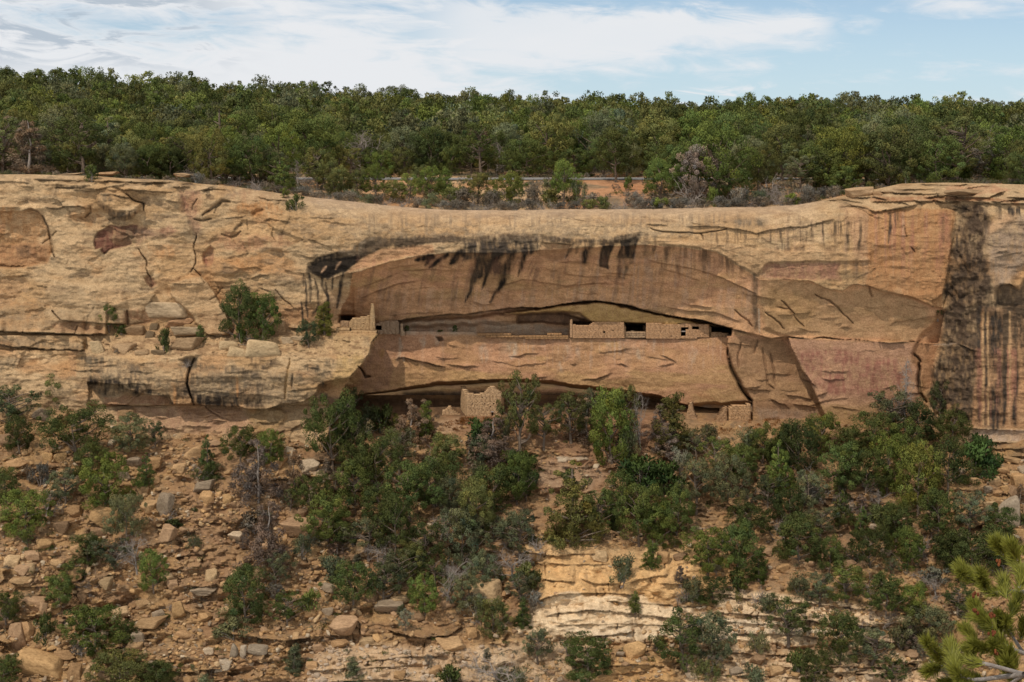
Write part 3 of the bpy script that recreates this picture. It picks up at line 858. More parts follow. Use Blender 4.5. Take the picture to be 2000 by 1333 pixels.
    f.line([(1739, 420), (1737, 450), (1736, 475)], 2.6, 0, BLACK * 1.6, .7, warp=.4)
    f.line([(1765, 440), (1768, 455), (1772, 464)], 1.2, 0.3, BLACK, .6)
    f.line([(1780, 482), (1787, 493)], 1.2, 0.3, BLACK, .6)
    f.line([(1842, 425), (1843, 475)], 4, 0, BROWN * .7, .5, warp=.3)
    # strata on the rim at the right
    for pts, d in [([(1790, 359), (1827, 361), (1860, 362), (1900, 361)], .7), ([(1846, 381), (1883, 386), (1932, 385), (1951, 377), (1968, 374)], 1.2), ([(1728, 377), (1772, 377), (1842, 380)], .8), ([(1664, 385), (1685, 387), (1706, 385)], .7),
                   ([(1697, 394), (1756, 394), (1797, 392), (1850, 394)], .7), ([(1690, 407), (1708, 414), (1737, 410), (1772, 404), (1797, 398)], 1.0), ([(1868, 392), (1952, 397), (2000, 398), (2100, 398)], .9),
                   ([(1600, 392), (1650, 391), (1690, 397)], .6), ([(1630, 405), (1670, 402), (1700, 408)], .4), ([(1850, 407), (1868, 409), (1880, 405)], .7), ([(1960, 386), (2010, 388), (2080, 386)], .6), ([(1740, 369), (1790, 370), (1840, 369)], .6)]:
        f.ledge(pts, d, 8, warp=.8, dark=.7)
    f.poly([(1700, 385), (1860, 384), (1990, 392), (1990, 398), (1870, 392), (1700, 394)], 0, 3, (.40, .21, .11), .7)
    f.poly([(1848, 364), (1940, 362), (1975, 370), (1950, 378), (1885, 383), (1850, 380)], 0, 3, PINK * 1.02, .7)
    f.poly([(1690, 398), (1790, 394), (1790, 400), (1735, 409), (1708, 412)], 0, 3, CREAM, .7)
    # under the right overhang
    f.poly([(1484, 548), (1580, 552), (1640, 572), (1692, 562), (1772, 582), (1815, 600), (1800, 650), (1783, 666), (1600, 656), (1490, 650)], 0, 4, (.46, .30, .16), .75, rough=.2)
    f.poly([(1500, 560), (1560, 570), (1600, 590), (1580, 640), (1500, 640)], 0, 12, (.40, .255, .12), .6)
    for pts in ([(1519, 600), (1541, 606), (1553, 626), (1572, 638)], [(1527, 587), (1538, 600), (1549, 614)], [(1588, 575), (1621, 587), (1642, 608), (1668, 630)], [(1436, 605), (1455, 620), (1470, 635)],
                [(1497, 612), (1515, 625), (1530, 640)], [(1700, 560), (1702, 580)]):
        f.line(pts, 1.5, 0.4, DBR * .6, .35, warp=1.4)
    f.poly([(1495, 605), (1541, 606), (1575, 645), (1530, 655), (1490, 640)], -0.35, 5, None)
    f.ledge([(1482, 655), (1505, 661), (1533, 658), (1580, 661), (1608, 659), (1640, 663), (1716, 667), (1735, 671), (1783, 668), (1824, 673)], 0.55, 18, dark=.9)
    f.poly([(1430, 660), (1530, 664), (1560, 700), (1590, 760), (1612, 810), (1468, 812), (1465, 780), (1440, 740), (1424, 700)], 0, 4, (.36, .225, .125), .75, rough=.3)
    f.poly([(1543, 665), (1780, 672), (1790, 700), (1800, 780), (1790, 826), (1615, 815), (1584, 750), (1558, 702)], 0, 3, (.49, .295, .19), .8, rough=.2)
    f.poly([(1560, 690), (1620, 680), (1780, 710), (1770, 770), (1620, 770), (1585, 740)], 0, 8, (.36, .17, .12), .45, rough=1.6)
    f.poly([(1600, 790), (1790, 795), (1790, 830), (1600, 830)], 0, 10, OCHRE * .95, .6)
    f.line([(1422, 680), (1423, 692), (1428, 716), (1439, 740), (1452, 764), (1467, 783)], 2.0, 0.9, BLACK, .7, wd2=5)
    f.line([(1467, 783), (1468, 806)], 1.6, 0.7, BLACK, .7)
    for pts in ([(1490, 680), (1495, 710), (1500, 750), (1512, 760)], [(1505, 690), (1512, 730), (1516, 755)], [(1448, 670), (1442, 700), (1444, 720)], [(1480, 665), (1475, 690)]):
        f.line(pts, 2.2, 0.3, BROWN * .8, .5)
    for pts in ([(1530, 770), (1560, 775), (1590, 782)], [(1545, 790), (1575, 792), (1600, 800)], [(1500, 778), (1530, 790), (1545, 800)], [(1560, 738), (1580, 745), (1600, 760)], [(1590, 775), (1620, 765)]):
        f.ledge(sorted(pts), .5, 10, dark=.5)
    f.poly([(1480, 800), (1600, 800), (1590, 830), (1480, 830)], 0, 10, (.40, .30, .22), .5)
    # gully beside the dark buttress
    f.poly([(1800, 655), (1820, 640), (1830, 610), (1846, 604), (1842, 660), (1826, 715), (1820, 760), (1806, 772), (1792, 720), (1782, 690)], 0.5, 5, (.45, .255, .135), .8, rough=.2)
    f.line([(1785, 690), (1796, 702), (1800, 708)], 2.4, .6, BLACK, .7)
    f.line([(1796, 710), (1793, 745), (1800, 770), (1810, 785)], 3.2, 1.0, DBR * .5, .8)
    # ================= dark buttress and the streaked wall
    f.poly([(1872, 402), (1918, 398), (1940, 430), (1922, 490), (1944, 560), (1934, 600), (1936, 690), (1908, 830), (1890, 826), (1815, 790), (1824, 720), (1843, 660), (1850, 560), (1860, 490)], 0, 9, (.105, .074, .05), .93, warp=2.6, rough=.45)
    m = f.win([(1820, 400), (1930, 830)], 2)
    uu, vv = f.U[m], f.V[m]
    k = ss(bu[m], bu[m] + 14, uu) * ss(1950, 1900, uu + 2.5 * f.wu[m])
    n = fbm(uu / 9, vv / 9, 4, 81)
    f.Y[m] += k * 0.22 * n
    f.C[m] = lerp(f.C[m], BLACK * 1.5, (0.30 * k * ss(0.0, 0.6, fbm(uu / 5, vv / 9, 4, 82)))[..., None])
    f.C[m] = lerp(f.C[m], (.24, .17, .11), (0.35 * k * ss(0.2, 0.7, fbm(uu / 12, vv / 20, 4, 83)))[..., None])
    for pts in ([(1846, 565), (1858, 578), (1868, 592)], [(1858, 560), (1875, 585), (1890, 575)], [(1870, 490), (1885, 520), (1895, 540)]):
        f.line(pts, 3, .4, BLACK, .25)
    f.ledge([(1868, 671), (1880, 675), (1895, 683), (1912, 686)], .6, 10, dark=.9)
    f.line([(1824, 673), (1850, 674), (1868, 671)], 2.0, 0.1, (.38, .3, .22), .7)
    f.poly([(1925, 450), (1960, 425), (2010, 415), (2320, 415), (2320, 540), (2000, 520), (1960, 560), (1945, 560), (1930, 500)], -0.4, 10, (.35, .26, .18), .85, rough=.4)
    f.poly([(1930, 440), (1950, 420), (1985, 410), (1985, 430), (1950, 452), (1932, 462)], -0.2, 5, (.50, .33, .19), .7)
    f.streaks(1940, 2300, 402, 440, BLACK * 2, .8, 9, 84, -.05, 0, 200)
    f.poly([(1945, 566), (1956, 556), (1975, 556), (1990, 566), (2000, 545), (2060, 520), (2320, 520), (2320, 610), (2000, 600), (1945, 595)], 0.9, 4, DBR * .8, .85, rough=.4)
    f.ledge([(1942, 566), (1956, 557), (1972, 556), (1988, 564)], .9, 12, dark=.9)
    f.poly([(1918, 600), (2320, 600), (2320, 835), (1896, 835), (1905, 760), (1914, 690)], 0, 4, (.47, .275, .145), .9, rough=.2)
    for u0_, w0_ in ((1945, 16), (1913, 4), (1925, 3.0), (1963, 4), (1984, 5), (2040, 20), (2110, 14), (2200, 22)):
        f.line([(u0_, 600), (u0_ + 1, 700), (u0_ - 2, 830)], w0_, 0, BLACK * 1.7, .82, warp=.7, taper=False, rough=.6)
    f.streaks(1915, 2300, 595, 800, DBR * .6, .85, 6, 85, -.12, 0, 300)
    f.streaks(1900, 2300, 680, 838, RED * 2.1, .5, 5, 86, .05, 0, 300)
    for u0_ in (1921, 1930, 1972):
        f.line([(u0_, 610), (u0_, 830)], 1.8, 0, (.52, .34, .18), .85, warp=.5, taper=False)
    f.ledge([(1893, 838), (1950, 840), (2020, 842), (2320, 842)], 0.5, 10, dark=.5)
    f.poly([(1893, 840), (2320, 842), (2320, 870), (1893, 862)], 0, 3, (.46, .36, .28), .6)
    f.ledge([(1900, 862), (2000, 866), (2320, 868)], 0.6, 8, dark=.6)
    # lower wall cracks
    f.ledge([(768, 703), (788, 699), (815, 704), (843, 712), (873, 719)], .6, 14, dark=.8)
    f.line([(790, 700), (800, 712), (803, 720)], 1.2, .2, BROWN, .6)
    f.poly([(757, 762), (768, 703), (790, 700), (830, 712), (900, 725), (1000, 735), (940, 742), (860, 745), (790, 757)], 0, 5, (.52, .335, .16), .55)
    for pts in ([(845, 695), (858, 698), (869, 702)], [(868, 712), (885, 714), (905, 716), (938, 716)], [(1200, 705), (1213, 700), (1217, 695)], [(1200, 713), (1215, 712), (1231, 718)], [(1132, 742), (1165, 741), (1185, 733), (1200, 727)],
                [(1284, 691), (1300, 696), (1315, 705), (1327, 715)], [(1110, 712), (1130, 711)], [(1040, 737), (1052, 738), (1070, 736)], [(930, 742), (942, 741), (960, 742)]):
        f.ledge(pts, .35, 9, dark=.6)
    for c_, w_ in (((1105, 690), 5), ((1098, 720), 4), ((1128, 690), 6), ((1219, 672), 4), ((1250, 686), 5), ((1355, 694), 7), ((945, 690), 9), ((1000, 684), 8), ((825, 660), 5), ((850, 662), 4), ((786, 690), 4)):
        f.line([(c_[0], c_[1] - 14), (c_[0] + 1, c_[1] + 14)], w_, 0, WHITE * .9, .27, warp=1.6, rough=1.5)
    f.poly([(850, 657), (862, 659), (865, 664), (855, 667)], 0.7, 2, BLACK, .6)
    f.poly([(1360, 766), (1385, 772), (1395, 780), (1372, 780), (1355, 772)], 0, 4, (.38, .2, .1), .7)
    f.poly([(1345, 790), (1430, 788), (1465, 788), (1465, 850), (1345, 840)], 1.2, 4, (.30, .24, .18), .7)
    # mouth of the lower alcove: its deep shade painted in as near-black colour
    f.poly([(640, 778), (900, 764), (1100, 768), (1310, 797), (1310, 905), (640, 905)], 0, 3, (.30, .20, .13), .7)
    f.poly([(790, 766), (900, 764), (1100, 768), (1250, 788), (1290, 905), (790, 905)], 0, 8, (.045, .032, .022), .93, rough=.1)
    # loose rock fallen on the bench
    f.streaks(690, 1420, 660, 750, (.52, .34, .22), .4, 8, 90, .2, 0, 120)
    f.streaks(1000, 1420, 660, 740, (.56, .42, .31), .4, 4, 91, .35, 0, 60)
    # tread with rubble on the left block
    m = f.win([(175, 655), (740, 700)], 2)
    uu, vv = f.U[m], f.V[m]
    k = ss(173, 180, uu) * ss(735, 715, uu) * ss(652, 660, vv) * ss(700, 690, vv)
    n = fbm(uu / 8, vv / 3.5, 4, 92)
    f.Y[m] -= k * 0.35 * np.abs(n)
    f.C[m] = lerp(f.C[m], CREAM * 1.0, (0.6 * k)[..., None])
    f.C[m] = lerp(f.C[m], SOIL * .7, (0.7 * k * ss(0.1, 0.5, fbm(uu / 14, vv / 5, 3, 93)))[..., None])
    # many lesser beds, joints and weather patches
    q = random.Random(4)
    for (u0_, u1_, v0_, v1_, n_, dd, dk) in ((-60, 590, 372, 640, 15, .34, .5), (0, 170, 655, 760, 10, .3, .4), (180, 650, 700, 780, 12, .25, .4), (700, 1450, 510, 600, 22, .3, .2), (760, 1420, 665, 740, 12, .2, .35),
                                             (1490, 1800, 590, 650, 12, .25, .3), (1440, 1600, 690, 800, 12, .3, .4), (1600, 1790, 680, 800, 6, .2, .3), (1300, 1860, 440, 540, 6, .15, .3), (620, 1500, 415, 455, 20, .2, .25), (1925, 2100, 430, 540, 10, .3, .4),
                                             (230, 640, 800, 850, 12, .3, .4), (1600, 2100, 366, 400, 26, .7, .7), (0, 480, 346, 378, 22, .5, .6)):
        for _ in range(n_):
            a_, b_ = q.uniform(u0_, u1_), q.uniform(v0_, v1_)
            l_ = q.uniform(18, 75)
            t_ = q.uniform(-.22, .22)
            f.ledge([(a_, b_), (a_ + l_ * .4, b_ + t_ * l_ * .4 + q.uniform(-3, 3)), (a_ + l_, b_ + t_ * l_)], dd * q.uniform(.4, 1.3), q.uniform(5, 18), warp=1.3, dark=dk * q.uniform(.3, 1.2))
    for _ in range(12):
        a_, b_ = q.uniform(-40, 580), q.uniform(385, 630)
        l_, t_ = q.uniform(12, 46), q.uniform(-1.2, 1.2)
        f.line([(a_, b_), (a_ + t_ * l_ * .5 + q.uniform(-4, 4), b_ + l_ * .5), (a_ + t_ * l_, b_ + l_)], q.uniform(.7, 1.4), q.uniform(.1, .35), BLACK, q.uniform(.15, .5), warp=1.2)
    for _ in range(26):
        a_, b_ = q.uniform(-40, 590), q.uniform(380, 640)
        w_, h_ = q.uniform(18, 60), q.uniform(8, 22)
        c_ = q.choice([ORANGE, ORANGE * 1.05, GREY * .75, TAN * .8, (.44, .25, .14), CREAM])
        f.poly([(a_ - w_, b_), (a_ - w_ * .4, b_ - h_), (a_ + w_ * .6, b_ - h_ * .8), (a_ + w_, b_ + h_ * .2), (a_ + w_ * .3, b_ + h_), (a_ - w_ * .6, b_ + h_ * .7)], q.uniform(-.25, .3), 5, c_, q.uniform(.25, .5), warp=2.0, rough=.9)
    # the steep darker foot of the left wall
    f.poly([(-320, 600), (0, 599), (60, 596), (110, 602), (200, 606), (246, 604), (249, 632), (205, 632), (116, 626), (105, 640), (40, 645), (-320, 642)], -0.35, 4, (.36, .27, .165), .45, rough=.5)
    f.poly([(85, 570), (110, 545), (150, 548), (240, 570), (246, 600), (180, 604), (100, 598)], -0.4, 7, CREAM, .3, rough=.5)
    f.poly([(-60, 545), (35, 542), (62, 556), (20, 595), (-60, 600)], 0.35, 5, (.46, .29, .16), .45)
    # sandy apron on the rim
    k = np.exp(-dr / 14.0) * ss(540, 640, U) * ss(1640, 1560, U)
    f.C = lerp(f.C, (.56, .42, .29), (0.85 * k)[..., None])
    k = ss(22, 34, dr) * ss(70, 52, dr) * ss(560, 700, U) * ss(1500, 1350, U)
    f.C = lerp(f.C, GREY * .95, (0.5 * k * ss(-0.1, 0.4, fbm(U / 8, V / 8, 4, 95)))[..., None])
    f.C *= np.array((.84, .815, .82))
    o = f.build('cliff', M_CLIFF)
    tag(o, 'tan and orange sandstone cliff with a great arched alcove', None, None, 'structure')
    return f


# ------------------------------------------------------------------ the talus slope below the cliff
SLY = [(700, 152), (770, 149.5), (790, 147.5), (806, 144.5), (820, 141.5), (850, 138.3), (950, 131.5), (1100, 123.8), (1250, 117), (1333, 113.6), (1500, 106.5)]
SHV = [(-320, 62), (0, 60), (170, 55), (200, 48), (260, 40), (540, 38), (600, 22), (680, 0), (1300, 0), (1420, -4), (1480, -6), (1700, -4), (1820, 5), (1900, 26), (2320, 28)]


def build_slope():
    f = Field(-320, 2320, 1.7, lambda u: 772 + 0 * u, lambda u: 1480 + 0 * u, 500)
    U, V = f.U, f.V
    sh = curve(SHV, U)
    Y = curve(SLY, V + sh * ss(1500, 850, V))
    out_ = ss(815, 850, V)
    n1 = fbm(U / 160, V / 70, 4, 101)
    n2 = fbm(U / 45, V / 22, 4, 102)
    n3 = fbm(U / 13, V / 7, 4, 103)
    Y -= out_ * (1.1 * n1 + 0.55 * n2 + 0.18 * n3)
    # thin random bedding ledges across the slope
    Vw = V + 7 * fbm(U / 90, V / 60, 3, 104) + 1.5 * f.wv
    for per, amp, seed in ((37.0, 0.50, 111), (19.0, 0.26, 117)):
        ph = (Vw / per) % 1.0
        row = np.floor(Vw / per)
        on = (1 - .7 * ss(985, 1060, U + 6 * f.wu) * ss(1720, 1600, U) * ss(1045, 1075, V) * ss(1275, 1255, V)) * ss(0.12, 0.5, fbm(U / 45.0 + row * 5.3, row * 3.7 + V * .01, 4, seed)) * ss(830, 880, V)
        Y -= amp * on * ph ** 1.6
    f.Y = Y
    for (su, sv, seed, amp) in ((40., 20., 13, .8), (17., 9., 17, .38)):
        val, jd = facets((U + 1.5 * f.wu) / su, (V + 1.2 * f.wv + .15 * U) / sv, seed, 1.0)
        k = ss(-.1, .4, fbm(U / 70, V / 50, 3, 105 + seed)) * ss(840, 880, V) * (1 - .78 * np.clip(ss(985, 1060, U + 6 * f.wu) * ss(1720, 1600, U) * ss(1045, 1075, V) * ss(1275, 1255, V) + ss(570, 620, U) * ss(1330, 1260, U) * ss(1255, 1275, V), 0, 1))
        Y += amp * val * k
    f.Y = Y
    cn = fbm(U / 75, V / 40, 4, 121)
    cm = fbm(U / 16, V / 8, 4, 122)
    C = lerp(SOIL * 1.0, TAN * 1.02, ss(-0.3, 0.4, cn + 0.5 * cm)[..., None])
    C = lerp(C, (.38, .235, .14), (0.6 * ss(0.1, 0.6, fbm(U / 50, V / 30, 4, 123)))[..., None])
    C = lerp(C, (.34, .245, .16), (0.55 * ss(0.1, 0.5, fbm(U / 24, V / 14, 4, 124)))[..., None])
    f.C = lerp(C, GREY * .75, (0.5 * ss(0.25, 0.6, fbm(U / 9, V / 5, 4, 125)))[..., None])
    # red dirt in front of the lower ruin, pale sandy chutes
    f.poly([(870, 812), (1000, 806), (1300, 806), (1350, 850), (1280, 880), (1200, 930), (1160, 960), (1060, 975), (1030, 930), (1080, 880), (1000, 850), (880, 840)], 0, 14, (.38, .23, .145), .8, rough=.3)
    f.poly([(1055, 900), (1110, 905), (1190, 925), (1150, 960), (1090, 960), (1040, 940)], 0, 10, (.52, .38, .26), .6)
    f.poly([(1085, 893), (1145, 892), (1148, 899), (1090, 904)], -.3, 2, WHITE, .8)
    f.poly([(1340, 830), (1470, 845), (1475, 880), (1340, 885), (1320, 860)], 0, 8, (.52, .36, .2), .7)
    f.poly([(820, 1020), (860, 1015), (870, 1050), (850, 1090), (800, 1070)], 0, 8, (.50, .36, .24), .6)
    f.poly([(395, 870), (470, 900), (500, 1100), (420, 1200), (330, 1200), (360, 1000)], 0, 25, (.42, .27, .17), .5)
    f.poly([(840, 827), (900, 812), (905, 835), (870, 850), (835, 845)], -.5, 4, (.54, .38, .25), .8)
    # ochre and white ledges
    f.poly([(1028, 1060), (1120, 1066), (1380, 1078), (1500, 1100), (1420, 1150), (1340, 1168), (1240, 1168), (1060, 1180), (1046, 1172), (1056, 1140), (1036, 1120), (1052, 1096), (1030, 1080)], -0.6, 15, (.78, .52, .265), .88, warp=3.0, rough=.5)
    f.poly([(1040, 1190), (1060, 1172), (1110, 1158), (1240, 1164), (1320, 1190), (1420, 1205), (1500, 1215), (1700, 1235), (1690, 1262), (1440, 1258), (1310, 1250), (1200, 1245), (1130, 1250), (1070, 1250), (1010, 1235)], -0.4, 5, (.88, .71, .50), .94, warp=3.0, rough=.4)
    f.poly([(1080, 1225), (1300, 1228), (1310, 1245), (1130, 1248)], 0, 5, (.80, .68, .52), .7)
    f.poly([(1405, 1205), (1540, 1215), (1640, 1230), (1640, 1245), (1480, 1240), (1400, 1252)], 0, 4, (.80, .68, .53), .7)
    f.poly([(620, 1270), (700, 1262), (930, 1262), (1010, 1290), (1010, 1345), (600, 1345)], -0.5, 8, (.64, .48, .325), .8, rough=.5)
    f.poly([(930, 1262), (1060, 1250), (1160, 1262), (1160, 1345), (930, 1345)], 0, 10, (.66, .52, .37), .6, rough=.5)
    f.poly([(1160, 1275), (1310, 1280), (1320, 1345), (1165, 1345)], -0.3, 6, (.64, .42, .21), .8, rough=.3)
    f.poly([(1690, 1236), (1770, 1240), (1770, 1262), (1690, 1256)], -.4, 4, (.5, .4, .31), .8)
    f.poly([(600, 895), (690, 905), (700, 930), (640, 935), (590, 925)], -0.5, 4, (.55, .44, .32), .8, rough=.4)
    f.poly([(1390, 1150), (1520, 1160), (1700, 1185), (1780, 1210), (1700, 1225), (1540, 1212), (1400, 1200)], -.4, 6, (.84, .66, .46), .92, rough=.4)
    f.poly([(1330, 1262), (1480, 1262), (1700, 1275), (1860, 1290), (1880, 1330), (1600, 1345), (1340, 1340)], -.3, 8, (.74, .57, .39), .8, rough=.6)
    f.poly([(1020, 1062), (1340, 1075), (1330, 1090), (1030, 1085)], 0, 4, (.72, .52, .31), .5, rough=.5)
    f.poly([(680, 780), (1310, 780), (1310, 806), (900, 812), (700, 812)], 0, 4, (.17, .11, .07), .8, rough=.4)  # shade on the lower alcove's floor, painted as dark brown
    L = [([(1400, 1165), (1500, 1172), (1620, 1182), (1740, 1198)], .8, 11), ([(1390, 1196), (1480, 1202), (1600, 1216), (1720, 1226)], .9, 12), ([(1420, 1238), (1540, 1240), (1660, 1252)], .9, 12), ([(1380, 1275), (1480, 1278), (1620, 1284)], .8, 11),
         ([(1560, 1300), (1700, 1304), (1860, 1306)], .9, 12), ([(1400, 1318), (1520, 1322), (1640, 1330)], .5, 8), ([(1040, 1100), (1120, 1104), (1200, 1102)], .35, 7), ([(1180, 1175), (1280, 1180), (1400, 1186)], .4, 7), ([(1080, 1222), (1200, 1218), (1320, 1222)], .3, 6),
         ([(1020, 1077), (1036, 1082), (1082, 1085), (1158, 1082), (1190, 1083)], .8, 14), ([(1050, 1131), (1060, 1133), (1093, 1135), (1128, 1136)], .9, 24), ([(1130, 1128), (1160, 1140), (1214, 1141)], .8, 14),
         ([(1225, 1140), (1250, 1132), (1284, 1125), (1310, 1122)], .8, 14), ([(1284, 1140), (1318, 1143), (1350, 1140)], .6, 12), ([(1043, 1179), (1071, 1166), (1098, 1159), (1152, 1160), (1201, 1159), (1240, 1164)], .8, 20),
         ([(1060, 1206), (1093, 1197), (1158, 1191), (1230, 1198), (1303, 1206), (1340, 1210)], .9, 16), ([(1128, 1250), (1152, 1243), (1190, 1240), (1240, 1234)], .8, 14), ([(1110, 1212), (1146, 1211)], .4, 6),
         ([(1180, 1224), (1225, 1223)], .4, 6), ([(1163, 1301), (1244, 1298), (1312, 1305)], .9, 14), ([(1160, 1322), (1220, 1316), (1280, 1310)], .5, 10), ([(1456, 1179), (1507, 1191), (1580, 1193)], .8, 14),
         ([(1400, 1215), (1470, 1219), (1560, 1226)], .5, 10), ([(1660, 1248), (1710, 1254), (1768, 1259)], 1.0, 14), ([(1680, 1288), (1740, 1290), (1800, 1296)], 1.0, 14), ([(1300, 1066), (1330, 1080), (1350, 1084)], .6, 10),
         ([(410, 1223), (450, 1238), (490, 1244), (563, 1252), (636, 1243)], 1.3, 17), ([(632, 1241), (670, 1242), (702, 1238)], .9, 16), ([(752, 1228), (785, 1240), (821, 1247), (876, 1241), (906, 1222)], 1.4, 22),
         ([(277, 1312), (330, 1314), (380, 1310), (440, 1305)], .8, 10), ([(600, 1312), (700, 1306), (800, 1300)], .5, 8), ([(640, 1333), (720, 1328), (830, 1330)], .6, 9), ([(720, 1290), (800, 1284), (880, 1282)], .4, 8),
         ([(400, 1130), (430, 1128), (470, 1127)], .5, 8), ([(370, 1015), (410, 1024), (455, 1022)], .6, 9), ([(470, 1010), (520, 1014), (560, 1012)], .5, 8), ([(420, 1042), (460, 1038)], .5, 8),
         ([(590, 930), (630, 930), (655, 918)], .7, 10), ([(600, 950), (650, 955)], .5, 8), ([(520, 940), (560, 936), (575, 940)], .5, 8), ([(0, 1000), (30, 1003), (60, 1000)], .6, 9), ([(30, 1148), (75, 1146), (110, 1142)], .6, 9),
         ([(370, 896), (400, 900), (425, 896)], .6, 9), ([(130, 900), (160, 905), (175, 902)], .6, 9), ([(1010, 1012), (1045, 1010), (1060, 1012)], .5, 8), ([(1010, 1048), (1040, 1050), (1075, 1052)], .5, 8),
         ([(1395, 985), (1430, 993), (1460, 990)], .7, 9), ([(1310, 1010), (1340, 1006)], .5, 8), ([(1330, 980), (1365, 985), (1400, 974)], .5, 8), ([(1940, 960), (1990, 972)], .6, 9), ([(1570, 970), (1650, 980)], .5, 8),
         ([(1380, 1170), (1420, 1160), (1470, 1172)], .6, 10), ([(1880, 1188), (1930, 1192)], .6, 10), ([(1620, 1312), (1700, 1318), (1760, 1310)], .8, 10), ([(1930, 890), (2010, 893)], .8, 10), ([(1905, 875), (2010, 878)], .6, 8)]
    for pts, d, l in L:
        f.ledge(pts, d, l, warp=1.2, dark=.6)
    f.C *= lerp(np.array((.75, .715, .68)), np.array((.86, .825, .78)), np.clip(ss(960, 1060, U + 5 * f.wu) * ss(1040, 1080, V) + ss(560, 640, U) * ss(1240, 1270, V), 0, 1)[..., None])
    q = random.Random(12)
    for _ in range(70):
        a_, b_ = (q.uniform(1030, 1700), q.uniform(1070, 1260)) if q.random() < .7 else (q.uniform(420, 920), q.uniform(1215, 1333))
        h_ = q.uniform(8, 26)
        f.line([(a_, b_), (a_ + q.uniform(-4, 4), b_ + h_ * .5), (a_ + q.uniform(-6, 6), b_ + h_)], q.uniform(.8, 1.8), q.uniform(.25, .6), (.12, .08, .05), q.uniform(.25, .65), warp=1.0)
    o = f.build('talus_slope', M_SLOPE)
    tag(o, 'steep stony orange slope of rubble and thin ledges', None, None, 'structure')
    return f


# ------------------------------------------------------------------ the mesa top: bench, road, rising ground
class Mesa:
    def __init__(s, cliff):
        s.us = cliff.us
        s.Y0 = cliff.Y[0].copy()
        p = P(cliff.U[0], cliff.V[0], s.Y0)
        s.z0 = p[:, 2]
        # smooth the rim a little so that the ground does not inherit every bump
        k = np.ones(9) / 9
        s.Y0s = np.convolve(np.pad(s.Y0, 4, mode='edge'), k, 'valid')
        s.z0s = np.convolve(np.pad(s.z0, 4, mode='edge'), k, 'valid')

    def height(s, u, Y):
        z0 = np.interp(u, s.us, s.z0s)
        Y0 = np.interp(u, s.us, s.Y0s)
        d = Y - Y0
        zr = -3.0 + 0.25 * ss(600, 0, u) - 0.4 * ss(1550, 1900, u)
        z = lerp(z0 - 0.15, zr, ss(-2, 25, d))
        slope = curve([(-900, .125), (0, .118), (300, .106), (700, .086), (1000, .073), (1500, .066), (2000, .071), (2900, .075)], u)
        far = np.clip(Y - 177, 0, None)
        far = np.where(far > 125, 125 + (far - 125) * np.exp(-(far - 125) / 60) * 0.3, far)
        z = z + slope * far
        x = (u - 1000) / FPX * Y
        fl = 0.02 + 0.98 * np.clip(ss(166, 162, Y) + ss(173, 177, Y), 0, 1)
        z = z + fl * ss(0.0, 8, d) * (0.35 * fbm(x / 9.0, Y / 9.0, 3, 131) + 0.12 * fbm(x / 2.2, Y / 2.2, 3, 132))
        return z


ROAD_Y = (166.5, 172.0)


